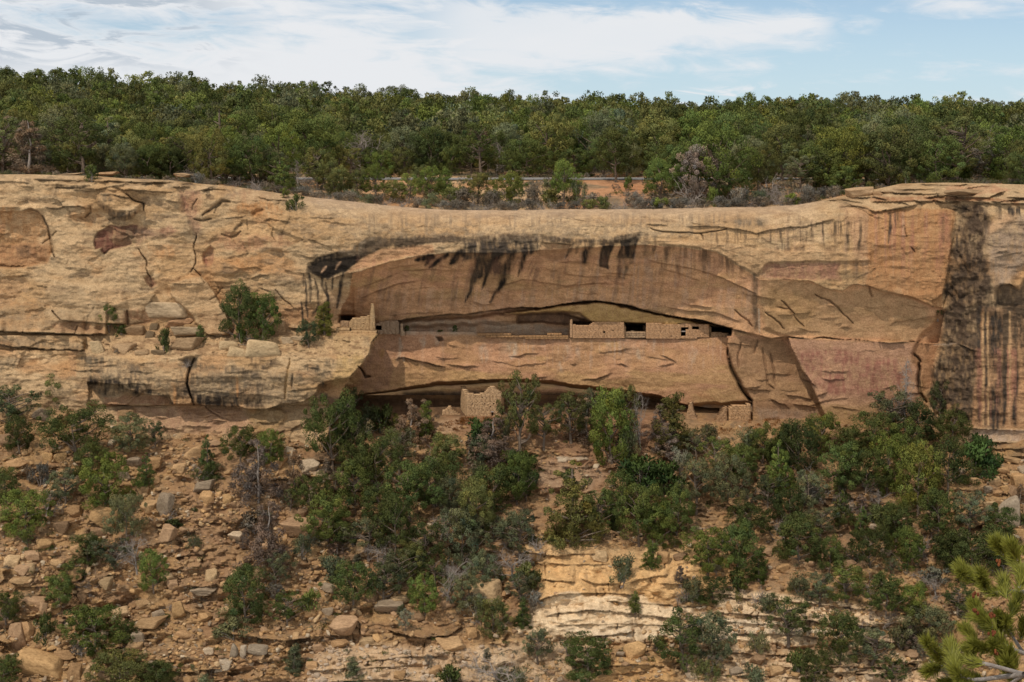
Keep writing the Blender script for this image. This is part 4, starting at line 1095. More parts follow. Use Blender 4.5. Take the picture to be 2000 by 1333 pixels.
def build_mesa(cliff):
    M = Mesa(cliff)
    us = np.arange(-700, 2701, 6.0)
    k = np.linspace(0, 1, 210)
    d = -1.2 + 6.0 * k + 530 * k ** 2.6
    U = np.broadcast_to(us[None, :], (len(d), len(us)))
    Y0 = np.interp(us, M.us, M.Y0s)
    Y = Y0[None, :] + d[:, None]
    Z = M.height(U, Y)
    Z = np.where(d[:, None] < 0.4, Z - 0.5, Z)
    X = (U - 1000) / FPX * Y
    C = lerp(np.array((.43, .24, .12)), np.array((.49, .33, .19)), ss(-.3, .4, fbm(X / 9, Y / 9, 4, 141))[..., None])
    C = lerp(C, np.array((.43, .20, .10)), (0.7 * ss(1080, 1140, U) * ss(1300, 1260, U) * ss(0, 4, d)[:, None])[..., None])
    C = lerp(C, np.array((.40, .20, .11)), (0.5 * ss(1600, 1680, U) * ss(9, 5, d)[:, None])[..., None])
    C = lerp(C, np.array((.17, .15, .10)), (0.75 * ss(0.0, 0.4, fbm(X / 4, Y / 4, 4, 142)))[..., None])
    C = lerp(C, np.array((.11, .095, .06)), (0.75 * ss(180, 190, Y))[..., None])
    V = np.stack([X, Y, Z], -1).reshape(-1, 3)
    W = len(us)
    i = (np.arange(len(d) - 1)[:, None] * W + np.arange(W - 1)[None, :]).reshape(-1, 1)
    F = np.concatenate([i, i + 1, i + W + 1, i + W], 1)
    o = link('mesa_ground', mesh_data('mesa_ground', V, [F], M_MESA, True, C.reshape(-1, 3)))
    tag(o, 'reddish brown mesa ground rising behind the cliff rim', None, None, 'structure')
    # the road: asphalt sheet on a low embankment with a painted edge line
    xs = np.linspace(-75, 110, 220)

    def rz(x, y):
        return M.height(1000 + x / y * FPX, np.full_like(x, y))
    zc = rz(xs, 170.0)
    zc = np.convolve(np.pad(zc, 10, mode='edge'), np.ones(21) / 21, 'valid') + 0.05
    ma = bpy.data.materials.new('asphalt')
    ma.use_nodes = True
    T = NT(ma.node_tree)
    co = T.n('ShaderNodeTexCoord').outputs['Object']
    n = T.n('ShaderNodeTexNoise', {'Vector': co, 'Scale': 2.0, 'Detail': 6.0})
    b = T.n('ShaderNodeBsdfPrincipled', {'Base Color': T.mix(n.outputs[0], (.13, .125, .12), (.22, .21, .20)), 'Roughness': 0.9})
    T.t.links.new(b.outputs[0], T.n('ShaderNodeOutputMaterial').inputs[0])
    mp = bpy.data.materials.new('road_paint')
    mp.use_nodes = True
    mp.node_tree.nodes['Principled BSDF'].inputs['Base Color'].default_value = (.72, .70, .66, 1)
    mp.node_tree.nodes['Principled BSDF'].inputs['Roughness'].default_value = 0.8

    def strip(name, rows, mat, label):
        V, F = [], []
        for (y, dz) in rows:
            V.append(np.stack([xs, np.full_like(xs, y), zc + dz], -1))
        V = np.concatenate(V)
        n_ = len(xs)
        for r in range(len(rows) - 1):
            i_ = np.arange(n_ - 1)[:, None] + r * n_
            F.append(np.concatenate([i_, i_ + 1, i_ + n_ + 1, i_ + n_], 1))
        o_ = link(name, mesh_data(name, V, [np.concatenate(F)], mat))
        tag(o_, label, None, None, 'structure')
    a, b_ = ROAD_Y
    strip('road', [(a, -0.12), (a + .05, 0.0), (b_, 0.02), (b_ + .1, -0.2)], ma, 'grey asphalt road crossing the mesa behind the rim shrubs')
    strip('road_edge_line', [(b_ - 1.2, 0.02 * 4.3 / 5.5 + 0.006), (b_ - 0.3, 0.02 * 5.2 / 5.5 + 0.006)], mp, 'pale painted line and concrete edge along the road')
    return M


# ------------------------------------------------------------------ cliff dwellings: coursed stone masonry
def masonry(mb, pts, Ya, Yb=None, thick=0.45, holes=(), course=0.13, col=(.47, .325, .2), rs=None, rag=0.0):
    """adds a wall of coursed stones whose face has the outline pts (photo positions) between depths Ya and Yb"""
    rs = rs or random.Random(len(pts) * 7 + int(pts[0][0]))
    p = np.array(pts, float)
    u0, u1 = p[:, 0].min(), p[:, 0].max()
    Yb = Ya if Yb is None else Yb

    def dep(u):
        return Ya + (Yb - Ya) * (u - u0) / (u1 - u0 + 1e-6)
    ym = (Ya + Yb) / 2
    zt, zb = P(u0, p[:, 1].min(), ym)[2], P(u0, p[:, 1].max(), ym)[2]

    def vz(z):
        return v_of(ym, z)
    z = zb
    while z < zt - 0.03:
        h = min(course * rs.uniform(0.8, 1.25), zt - z + 0.02)
        v = vz(z + h / 2)
        xs = []
        j = len(p) - 1
        for i in range(len(p)):
            if (p[i, 1] > v) != (p[j, 1] > v):
                xs.append((p[j, 0] - p[i, 0]) * (v - p[i, 1]) / (p[j, 1] - p[i, 1]) + p[i, 0])
            j = i
        xs.sort()
        iv = [(xs[k] + rs.uniform(0, rag), xs[k + 1] - rs.uniform(0, rag)) for k in range(0, len(xs) - 1, 2)]
        for (hu0, hv0, hu1, hv1) in holes:
            if hv0 < v < hv1:
                nv = []
                for a, b in iv:
                    if hu1 <= a or hu0 >= b:
                        nv.append((a, b))
                    else:
                        if hu0 > a: nv.append((a, hu0))
                        if hu1 < b: nv.append((hu1, b))
                iv = nv
        for a, b in iv:
            if b - a < 0.5:
                continue
            def q(u, dy):
                Yd = dep(u) + dy
                return ((u - 1000) / FPX * ym / (math.cos(PITCH) - (v - 666.5) / FPX * math.sin(PITCH)), Yd)
            x0, y0 = q(a, 0.03)
            x1, y1 = q(b, 0.03)
            d = np.array([x1 - x0, y1 - y0])
            Ln = np.hypot(*d)
            d /= max(Ln, 1e-6)
            nrm = np.array([-d[1], d[0]])
            if nrm[1] < 0:
                nrm = -nrm

            def addbox(s0, s1, f0, f1, zz0, zz1, c):
                V = []
                for zz in (zz0, zz1):
                    for s_, f_ in ((s0, f0), (s1, f0), (s1, f1), (s0, f1)):
                        V.append((x0 + d[0] * s_ + nrm[0] * f_, y0 + d[1] * s_ + nrm[1] * f_, zz))
                mb.add(V, box(0, 1, 0, 1, 0, 1)[1], c)
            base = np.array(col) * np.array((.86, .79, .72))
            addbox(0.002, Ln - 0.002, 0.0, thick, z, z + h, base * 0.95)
            s_ = 0.0
            while s_ < Ln - 0.02:
                l = min(rs.uniform(0.22, 0.55), Ln - s_)
                if Ln - s_ - l < 0.12:
                    l = Ln - s_
                k = rs.uniform(0.955, 1.04)
                w = rs.uniform(-0.008, 0.008)
                c = np.clip(base * k + np.array([w, 0, -w * .6]), 0.05, 0.8)
                addbox(s_ + 0.002, s_ + l - 0.002, -0.03 - rs.uniform(0, 0.006), thick - 0.01 + rs.uniform(0.015, 0.03), z + 0.002, z + h - 0.002, c)
                s_ += l
        z += h


def ruin(name, label, cat, parts, group='cliff dwelling walls'):
    """parts: list of (part name, masonry kwargs); a single part makes the thing one mesh"""
    if len(parts) == 1:
        mb = MB()
        masonry(mb, **parts[0][1])
        o = link(name, mb.mesh(name, M_MASON))
    else:
        o = empty(name, tuple(np.array(P(parts[0][1]['pts'][0][0], parts[0][1]['pts'][0][1], parts[0][1]['Ya']))))
        loc = np.array(o.location)
        for pn, kw in parts:
            mb = MB()
            masonry(mb, **kw)
            mb.V = [v - loc for v in mb.V]
            link(pn, mb.mesh(pn, M_MASON), o)
    o['kind'] = 'thing'
    return tag(o, label, cat, group)


def add_lintel(o, u0, u1, v, Y):
    a, b = P(u0, v, Y), P(u1, v, Y)
    loc = np.array(o.location)
    mb = MB()
    V, F = tube([a - loc + (0, 0.1, 0), b - loc + (0, 0.1, 0)], 0.07, 7)
    mb.add(V, F)
    l = link('lintel', mb.mesh('lintel', M_DEAD, True), o)
    return l


def build_ruins():
    lm = (.66, .49, .32)
    sm = (.42, .27, .15)
    # two-storey house in the lower alcove
    yf = 142.9
    h = ruin('ruin_house', 'square stone house with jagged top standing under the lower rock overhang', 'ruin', [
        ('front_wall', dict(pts=[(912, 820), (912, 768), (930, 770), (945, 769), (950, 763), (955, 757), (966, 756), (971, 762), (979, 768), (979, 820)], Ya=yf, Yb=yf + 0.3, holes=((960, 806, 963.4, 815), (957.5, 793.5, 959.4, 796), (963, 788.5, 966, 790.6), (946.2, 788, 948, 791), (922, 787, 923.5, 789.5), (941, 777, 943, 779)), col=lm)),
        ('side_wall', dict(pts=[(899, 818), (899, 760), (905, 762), (911.6, 771), (911.6, 818)], Ya=yf + 3.0, Yb=yf + 0.05, holes=((904.5, 795, 906.4, 797.5),), col=(.70, .53, .35))),
        ('end_wall', dict(pts=[(979.4, 815), (979.4, 771), (984, 768), (984, 812)], Ya=yf + 0.35, Yb=yf + 3.0, col=lm))], 'rooms under the rock overhangs')
    add_lintel(h, 958.6, 964.8, 805.2, yf - 0.02)
    ruin('ruin_wall', 'crumbled low wall stub beside the square stone house', 'ruin', [('w', dict(pts=[(862, 815), (864, 803), (872, 800), (876, 794), (881, 794), (884, 801), (892, 807), (902, 812), (904, 818)], Ya=143.6, thick=0.7, col=lm, rag=1.0))])
    ruin('ruin_wall', 'long low retaining wall in the dark beyond the tall juniper', 'ruin', [('w', dict(pts=[(986, 816), (988, 799), (1110, 801), (1180, 806), (1180, 818), (1100, 819)], Ya=145.4, thick=0.6, col=sm, rag=.5))])
    # tower ruin at the west end of the bench
    ruin('tower_ruin', 'bright stone tower ruin with one slender pinnacle on the ledge corner', 'ruin', [
        ('front_wall', dict(pts=[(682, 655), (682, 630), (688, 623), (706, 620), (723, 617), (723, 657)], Ya=140.5, Yb=140.7, holes=((709, 632, 711, 634),), col=(.56, .415, .255), rag=.4)),
        ('pinnacle', dict(pts=[(723.2, 657), (723.2, 618), (725, 604), (726.5, 594), (730, 594), (732, 616), (733, 657)], Ya=140.45, Yb=140.6, thick=.6, col=(.54, .405, .25))),
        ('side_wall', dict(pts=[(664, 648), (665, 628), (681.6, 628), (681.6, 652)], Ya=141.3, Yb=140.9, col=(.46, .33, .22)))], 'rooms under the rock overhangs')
    ruin('ruin_wall', 'rough stone footing below the pinnacle tower', 'ruin', [('w', dict(pts=[(655, 650), (656, 641), (682, 644), (700, 650), (735, 648), (738, 656), (728, 668), (700, 664), (670, 662)], Ya=139.6, thick=1.2, col=(.53, .385, .23), rag=1.5, course=.26))])
    # room beside it on the bench
    yb = 145.2
    ruin('ruin_wall', 'grey ragged wall with square dark doorway next to the pinnacle tower', 'ruin', [('w', dict(pts=[(733, 653), (733, 633), (745, 629), (760, 627), (776, 627), (779, 631), (781, 653)], Ya=yb, holes=((734.2, 636, 745.2, 644.5),), col=(.42, .325, .24)))])
    ruin('ruin_wall', 'narrow broken wall end standing at the bench shrubs', 'ruin', [('w', dict(pts=[(782, 656), (782, 640), (783, 632.5), (787, 633), (787.5, 645), (791, 650), (791, 656)], Ya=yb - .3, col=(.47, .37, .27)))])
    ruin('ruin_wall', 'knee high parapet of fallen stones along the bench edge', 'ruin', [('w', dict(pts=[(930, 657), (932, 651), (985, 653), (1040, 656), (1078, 653), (1090, 652), (1110, 656), (1112, 663), (1000, 661)], Ya=yb - .2, thick=.6, col=sm, rag=2.0, course=.2))])
    # row of rooms on the right part of the bench
    r = ruin('stone_room', 'smooth walled room with three tiny peepholes and tall end pillar', 'ruin', [
        ('front_wall', dict(pts=[(1118.4, 661), (1118.4, 635), (1150, 636), (1158, 630), (1219, 630), (1220, 661)], Ya=yb - .3, holes=((1165, 648.4, 1167.4, 650.6), (1178.2, 648, 1182, 651), (1196, 645, 1198.6, 647.4)), col=(.58, .385, .24), course=.11)),
        ('pillar', dict(pts=[(1113.4, 660), (1113.4, 627), (1115, 624), (1118, 625), (1118.2, 660)], Ya=yb - .36, Yb=yb - .34, thick=.5, col=(.58, .40, .26))),
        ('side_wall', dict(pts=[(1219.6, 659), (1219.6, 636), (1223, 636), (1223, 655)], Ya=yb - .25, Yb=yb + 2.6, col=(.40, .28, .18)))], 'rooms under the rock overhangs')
    ruin('ruin_wall', 'loose rubble sill across the wide dark opening beside the peephole room', 'ruin', [('w', dict(pts=[(1219.5, 660), (1220, 649), (1235, 648), (1262, 649), (1262, 661)], Ya=yb - .1, thick=.7, col=(.43, .32, .22), rag=1.0, course=.22))])
    r2 = ruin('stone_room', 'plain walled room between the wide dark opening and the narrow doorway', 'ruin', [
        ('front_wall', dict(pts=[(1262, 662), (1262, 632), (1300, 633), (1330, 634), (1330, 662)], Ya=yb - .3, Yb=yb - .4, holes=((1310, 656, 1312, 658),), col=(.575, .38, .235), course=.11)),
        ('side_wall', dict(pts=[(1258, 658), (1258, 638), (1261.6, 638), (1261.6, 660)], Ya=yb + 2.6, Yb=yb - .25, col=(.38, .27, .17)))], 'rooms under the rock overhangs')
    r3 = ruin('stone_room', 'small room with narrow doorway and one square window under the sinking rock lip', 'ruin', [
        ('front_wall', dict(pts=[(1330.2, 662), (1330.2, 633), (1352, 633), (1375, 634), (1385, 635), (1385, 660)], Ya=yb - .4, Yb=yb - .5, holes=((1330.4, 639.5, 1339.6, 656.5), (1339, 639.5, 1345, 643), (1352, 637.8, 1365.4, 643)), col=(.57, .375, .235), course=.11)),
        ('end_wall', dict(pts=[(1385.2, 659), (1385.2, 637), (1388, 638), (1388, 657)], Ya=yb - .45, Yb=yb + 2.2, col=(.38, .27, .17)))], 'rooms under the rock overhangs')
    add_lintel(r3, 1329, 1341, 648, yb - .3)
    ruin('ruin_wall', 'low sill wall of the end chamber where the rock lip meets the bench', 'ruin', [('w', dict(pts=[(1385.4, 659), (1385.4, 650), (1400, 650), (1423, 651), (1424, 659)], Ya=yb - .4, col=(.42, .29, .185)))])
    # walls at the foot of the cliff on the right
    ruin('ruin_wall', 'tall smooth masonry stub leaning on the rock face above the pale apron', 'ruin', [('w', dict(pts=[(1424, 862), (1423, 798), (1430, 794), (1455, 792), (1466, 790), (1467, 845), (1460, 862)], Ya=141.9, Yb=142.1, thick=.8, holes=((1441, 808, 1442.4, 809.4),), col=(.60, .41, .25)))])
    ruin('ruin_wall', 'curved broken wall descending in steps beside the tall masonry stub', 'ruin', [('w', dict(pts=[(1384, 852), (1386, 832), (1396, 826), (1406, 812), (1414, 800), (1421, 795), (1423, 846), (1410, 856)], Ya=141.2, Yb=141.9, thick=.6, col=(.52, .36, .23), rag=1.5))])
    ruin('ruin_wall', 'slanting wall fragment under the right end of the lower overhang', 'ruin', [('w', dict(pts=[(1338, 838), (1342, 806), (1346, 788), (1352, 785), (1354, 800), (1362, 822), (1364, 842)], Ya=142.4, Yb=142.0, thick=.6, col=(.54, .38, .25), rag=.8))])
    0 and ruin('ruin_wall', 'heap of squared blocks below the slanting wall fragment', 'ruin', [('w', dict(pts=[(1262, 822), (1266, 806), (1290, 802), (1318, 792), (1336, 790), (1338, 826)], Ya=144.2, Yb=143.6, thick=.8, col=(.47, .32, .21), rag=4, course=.3))])


# ------------------------------------------------------------------ boulders
def ico(sub):
    t = (1 + 5 ** .5) / 2
    V = [(-1, t, 0), (1, t, 0), (-1, -t, 0), (1, -t, 0), (0, -1, t), (0, 1, t), (0, -1, -t), (0, 1, -t), (t, 0, -1), (t, 0, 1), (-t, 0, -1), (-t, 0, 1)]
    F = [(0, 11, 5), (0, 5, 1), (0, 1, 7), (0, 7, 10), (0, 10, 11), (1, 5, 9), (5, 11, 4), (11, 10, 2), (10, 7, 6), (7, 1, 8), (3, 9, 4), (3, 4, 2), (3, 2, 6), (3, 6, 8), (3, 8, 9), (4, 9, 5), (2, 4, 11), (6, 2, 10), (8, 6, 7), (9, 8, 1)]
    V = [np.array(v) / np.linalg.norm(v) for v in V]
    for _ in range(sub):
        ed, nf = {}, []

        def mid(a, b):
            k = (min(a, b), max(a, b))
            if k not in ed:
                m = V[a] + V[b]
                V.append(m / np.linalg.norm(m))
                ed[k] = len(V) - 1
            return ed[k]
        for a, b, c in F:
            ab, bc, ca = mid(a, b), mid(b, c), mid(c, a)
            nf += [(a, ab, ca), (b, bc, ab), (c, ca, bc), (ab, bc, ca)]
        F = nf
    return np.array(V), np.array(F)


ICO = {k: ico(k) for k in (1, 2, 4)}


def rock_shape(seed, sub=4, planes=11, flat=1.0, blocky=0.6):
    """an angular stone in the box [-.5,.5] x [-.5,.5] x [0,1]"""
    r = np.random.default_rng(seed)
    D, F = ICO[sub]
    N = []
    for a in ((1, 0, 0), (-1, 0, 0), (0, 1, 0), (0, -1, 0), (0, 0, 1), (0, 0, -1)):
        N.append(np.array(a) + r.normal(0, 0.22, 3))
    for _ in range(planes):
        N.append(r.normal(0, 1, 3))
    N = np.array(N)
    N /= np.linalg.norm(N, axis=1, keepdims=True)
    h = np.concatenate([r.uniform(.62, .8, 6), r.uniform(.72, 1.0, planes)])
    dp = D @ N.T
    R = np.where(dp > 0.05, h[None, :] / np.maximum(dp, 0.05), 9.0)
    k = 26.0 if blocky > .5 else 12.0
    rad = -np.log(np.exp(-k * R).sum(1)) / k
    V = D * rad[:, None]
    if sub >= 4:
        n = fbm(V[:, 0] * 3 + V[:, 2] * 1.7, V[:, 1] * 3 - V[:, 2] * 2.1, 4, seed) * .035 + .02 * np.abs(fbm(V[:, 2] * 9, V[:, 0] * 1.5 + V[:, 1], 3, seed + 4))
        V = V * (1 + n)[:, None]
    lo, hi = V.min(0), V.max(0)
    V = (V - (lo + hi) / 2) / (hi - lo)
    V[:, 2] += .5
    return V, F


ROCKCOL = [(.53, .345, .185), (.50, .31, .155), (.55, .385, .22), (.47, .29, .15), (.57, .36, .175), (.44, .285, .17), (.40, .31, .22), (.34, .22, .13)]
BOULDERS = []          # (u, v centre, width px, height px, kind, colour or None, note)
_B = '''306 940 16 18|321 984 30 42 t|289 993 40 26|399 951 44 20 f|404 973 30 26|443 974 22 20|490 974 48 22|578 974 36 26|607 972 20 26|201 1006 60 34 f|193 1042 36 26|323 1042 34 34|588 1038 68 36 f|460 1050 28 17 w|42 1045 32 18|6 1008 36 24|380 886 42 22|88 842 36 20|113 822 42 32|78 805 42 24|15 837 36 18|20 859 38 26|118 895 28 18|93 895 22 20|34 908 38 22|110 1101 26 14|147 1121 32 26|169 1117 11 18 t|46 1114 40 17|61 1114 17 22|42 1133 46 12 f|162 1163 26 28|328 1128 28 14|336 1141 22 17|414 1131 30 38|402 1153 68 16 f|350 1192 26 40 t|235 1199 38 17|228 1214 46 19|64 1180 54 26|83 1190 18 26 t|105 1190 26 18|37 1241 34 54 t|54 1232 28 42 t|81 1295 108 46 b|145 1312 30 36|125 1283 42 24|269 1248 26 26|257 1268 36 28|289 1221 62 17 f|358 1241 34 17|407 1273 23 15 w|434 1300 36 24 g|456 1273 18 28 g|473 1273 13 28 g|500 1273 42 19 g|622 1265 22 15|669 1229 58 28|588 1003 26 17|603 908 42 24 w|563 888 22 30 w|421 866 26 14|726 1173 32 26|782 1175 40 15|759 1189 58 23|667 1226 62 30|880 1258 60 23 f|816 1208 26 15|697 1198 20 19|871 1180 34 14|945 1157 74 48 b|897 1164 38 21|922 1237 24 20|708 1067 28 26|687 1088 54 15 f|664 1258 38 13|717 1254 32 17|623 1265 24 15|1244 1267 48 34|1170 1086 32 19|1044 1049 20 9|1406 975 22 13|1443 984 48 15 f|1394 966 34 13|1617 1033 36 13 f|1482 1024 11 20 t|1967 998 50 56 g|1981 959 20 21|1944 941 26 17|1937 991 32 22|1896 1166 46 34|1886 1230 56 42|1723 1191 28 21|1394 1304 28 24 o|1953 1138 32 24|1990 941 32 38|1295 1090 26 22|1330 1088 30 12 f|1220 1094 20 8|640 900 60 14 f|655 880 26 18|545 905 30 18|500 912 34 16|350 915 28 18|300 905 34 22|262 905 30 18|240 930 28 16|275 960 26 18|230 985 30 20|145 1000 34 22|120 1030 30 20|85 1060 34 18|150 1075 30 22|190 1090 28 18|60 1085 30 18|20 1095 34 20|205 1140 28 22|255 1155 26 16|280 1180 32 18|310 1200 26 16|400 1205 28 16|440 1195 26 14|470 1150 30 16|505 1120 26 16|545 1060 28 16|560 1085 24 14|620 1105 30 18|640 1150 28 18|610 1200 34 18|640 1195 26 14|700 1150 28 18|850 1075 30 16|830 1060 24 14|1015 1010 26 14|1035 1030 22 12|1060 1040 20 10|1340 990 26 12|1360 1035 24 12|1300 1005 22 10|1460 1060 26 14|1500 1080 24 12|1530 1110 28 14|1640 1070 26 14|1660 1100 28 14|1690 1120 26 14|1730 1080 24 14|1480 1290 30 18|1440 1310 28 16|1520 1310 32 18|1560 1280 26 14|1350 1320 28 14|1620 1250 30 16|1830 1190 30 18|1850 1290 32 20|1780 1280 28 14|1925 1070 26 18|1980 900 36 12 f|1940 905 30 14|1960 920 26 14|1990 1010 30 24|1920 960 22 14|1570 1000 24 12|1600 985 22 10|1630 940 26 12|1680 1010 24 12|1710 1030 24 12|850 1310 30 16|780 1320 26 14|560 1320 34 18|610 1300 26 14|500 1330 34 16|350 1290 26 16|300 1300 28 18|200 1320 30 18|1930 925 22 16|1950 890 28 14|1985 930 24 18|1965 955 20 14|1995 965 24 18|1930 955 18 14|1915 985 24 16|1945 1010 20 14|1930 1030 24 16|1990 1045 30 20|1960 1045 22 14|1905 940 20 12|1975 975 16 12|1920 1005 16 12|1950 965 16 12|2010 1000 30 26|1880 920 22 10 f|2005 920 30 18'''
for _row in _B.split('|'):
    _t = _row.split()
    BOULDERS.append((float(_t[0]), float(_t[1]), float(_t[2]), float(_t[3]), _t[4] if len(_t) > 4 else ''))
# on the ledges of the left wall: (u, bottom v, width, height, depth)
LEDGE_ROCKS = [(511, 698, 68, 32, 137.3, 'r', 'big smooth rounded boulder on the ledge under the twin junipers'), (463, 699, 40, 20, 136.6, 'r', 'low rounded boulder tucked against the big smooth one on the ledge'),
               (447, 685, 40, 20, 137.9, 'r', 'grey rounded boulder behind the low one on the ledge'), (362, 686, 62, 25, 137.4, 's', 'flat topped slab alone at the lip of the ledge'),
               (368, 661, 68, 21, 138.8, 's', 'orange slab lying second in the stack under the pale block'), (352, 641, 66, 22, 139.3, 's', 'reddish slab propped under the sloping cap slab'),
               (331, 624, 94, 40, 139.5, 's', 'sloping cream cap slab crowning the stack on the left ledge'), (545, 657, 32, 30, 138.9, 'b', 'brown split boulder leaning beside the twin junipers'),
               (265, 658, 36, 21, 139.0, 'b', 'tan block wedged beneath the square block'), (270, 636, 42, 30, 139.6, 'b', 'square tan block standing in the notch of the wall'),
               (291, 661, 19, 14, 138.8, 'b', 'small dark cube of rock by the wedged tan block'), (190, 691, 28, 24, 137.6, 'p', 'pointed pyramid shaped boulder on the ledge corner'),
               (240, 690, 44, 19, 137.5, 'b', 'broad low boulder with a grey bush before it'), (276, 697, 30, 14, 137.0, 'b', 'small angular boulder near the ledge lip'),
               (308, 697, 28, 12, 137.0, 'b', 'thin wedge of rock near the ledge lip by the dark bush'), (300, 646, 20, 14, 139.4, 'b', 'little orange stone above the dark cube'),
               (587, 668, 34, 10, 138.2, 's', 'thin pale plate of rock on the rubble tread'), (560, 672, 26, 12, 138.2, 'b', 'cream stone at the foot of the split boulder')]


RIM_ROCKS = [(1684, 386, 62, 20, 'plump rim boulder with a dark shadow beneath, next to the bright rim juniper'), (1716, 385, 26, 11, 'small rounded rim rock between the plump boulder and long slabs'), (1708, 390, 16, 6, 'tiny rim rock under the small rounded one'),
             (1755, 378, 62, 7, 'long thin rim slab above the orange wall panel'), 
             (1900, 384, 112, 11, 'wide tilted pavement slab jutting over the dark buttress'), (1640, 392, 34, 7, 'low rim stone at the foot of the bright rim juniper'),
             
             (1478, 400, 40, 6, 'pale flat rim slab beside the bare grey shrubs'), (358, 346, 40, 7, 'reddish rim rock with a dark hollow under it'), (130, 344, 60, 5, 'thin rim plate between two green bushes'), (205, 343, 50, 6, 'thin rim plate past the overhanging bush'),
             (415, 371, 56, 6, 'pale slab on the rim with a straight shadow line'), (530, 388, 60, 5, 'sloping rim plate before the dead pale tree'), ]


def build_rocks(SLF, CLF):
    protos = []
    for k in range(9):
        V, F = rock_shape(200 + k, 4, 10 + k % 4, 1, .8 if k % 3 else .3)
        protos.append(mesh_data('boulder', V, [F], M_BOULDER, True, np.ones(3)))
    slab = []
    for k in range(4):
        V, F = rock_shape(300 + k, 4, 9, 1, .8)
        V[:, 2] = np.clip(V[:, 2], 0, 1)
        slab.append(mesh_data('boulder', V, [F], M_BOULDER, True, np.ones(3)))
    roundp = []
    for k in range(2):
        V, F = rock_shape(330 + k, 4, 12, 1, .2)
        roundp.append(mesh_data('boulder', V, [F], M_BOULDER, True, np.ones(3)))
    made = []
    R = random.Random(8)

    def put(u, vb, w, h, Y, me, col, rot=None, dp=0.85, sink=0.12):
        s = Y / FPX
        W, Hh = w * s, h * s
        p = P(u, vb, Y)
        o = link('boulder', me)
        o.location = (p[0], p[1] + W * dp * .25, p[2] - Hh * (sink + R.uniform(0, .12)))
        o.rotation_euler = (R.uniform(-.12, .12), R.uniform(-.14, .14), R.choice((0, math.pi)) + R.uniform(-.35, .35) if rot is None else rot)
        o.scale = (W * 1.04, W * dp, Hh * (1.1 + sink))
        k_ = R.uniform(.62, .95)
        o.color = (col[0] * k_, col[1] * k_, col[2] * k_, 1)
        return o
    for (u, v, w, h, k) in BOULDERS:
        vb = v + h / 2
        Y = SLF(u, vb)
        col = R.choice(ROCKCOL)
        if k == 'w': col = (.60, .47, .33)
        if k == 'g': col = (.45, .365, .27)
        if k == 'o': col = (.52, .29, .14)
        me = R.choice(slab) if k == 'f' else R.choice(roundp) if k == 'b' else R.choice(protos)
        o = put(u, vb, w, h, Y, me, col, dp=R.uniform(.65, .95))
        made.append((o, u, v, w, h, k))
    for (u, vb, w, h, Y, k, lab) in LEDGE_ROCKS:
        me = roundp[0] if k == 'r' else R.choice(slab) if k == 's' else protos[4] if k == 'p' else R.choice(protos)
        col = (.60, .44, .26) if k in 'rp' else (.46, .31, .18)
        if 'orange' in lab or 'reddish' in lab: col = (.46, .28, .16)
        if 'cream' in lab or 'pale' in lab: col = (.53, .40, .26)
        if 'dark' in lab: col = (.25, .18, .11)
        o = put(u, vb, w, h, CLF(u, vb - 1) + .05, me, col, rot=R.uniform(-.2, .2), dp=.6)
        tag(o, lab, 'boulder', 'boulders on the cliff ledge')
    for (u, vb, w, h, lab) in RIM_ROCKS:
        o = put(u, vb, w, h, CLF(u, vb) + .8, R.choice(slab), R.choice([(.50, .34, .20), (.46, .29, .16), (.54, .38, .23)]), rot=R.uniform(-.25, .25), dp=.7)
        tag(o, lab, 'boulder', 'flat rocks on the cliff rim')
    # small loose stones: countless, one object
    mb = MB()
    rr = np.random.default_rng(5)
    shapes = [rock_shape(400 + k, 1, 6) for k in range(14)]
    shapes2 = [rock_shape(440 + k, 2, 8) for k in range(10)]
    n = 0
    while n < 18000:
        u, v = rr.uniform(-250, 2250), rr.uniform(828, 1420)
        dens = 0.30 + 0.5 * (u < 720) + 0.25 * (v > 1180) + 0.45 * (u > 1900) * (v < 1060)
        dens *= 0.35 + 1.3 * max(0, float(fbm(np.array([u / 60.]), np.array([v / 40.]), 3, 151)[0]) + .35)
        if 1030 < u < 1330 and 1065 < v < 1245:
            dens *= .12
        if rr.random() > dens:
            continue
        n += 1
        Y = SLF(u, v)
        s = 0.10 + 0.32 * rr.random() ** 2.2 + (0.35 * rr.random() if rr.random() < .07 else 0)
        V, F = (shapes2 if s > .26 else shapes)[rr.integers(10)]
        a = rr.uniform(0, 6.28)
        ca, sa = math.cos(a), math.sin(a)
        sc = np.array([s * rr.uniform(.9, 1.7), s * rr.uniform(.8, 1.3), s * rr.uniform(.45, 1.0)])
        W_ = V * sc
        W_[:, 2] -= sc[2] * .2
        tl = rr.normal(0, .25)
        W_ = np.stack([W_[:, 0] * ca - W_[:, 1] * sa, W_[:, 0] * sa + W_[:, 1] * ca, W_[:, 2] + tl * W_[:, 0]], 1) + P(u, v, Y)
        c = np.array(ROCKCOL[rr.integers(8)]) * rr.uniform(.62, 1.0)
        if rr.random() < .06: c = np.array((.52, .42, .30))
        if 600 < u < 1010 and v > 1262: c = lerp(c, np.array((.52, .43, .34)), .6)
        mb.add(W_, F, c)
    o = link('rubble', mb.mesh('rubble', M_RUBBLE, False))
    tag(o, 'countless small loose sandstone chips over the slope', None, None, 'stuff')
    return made


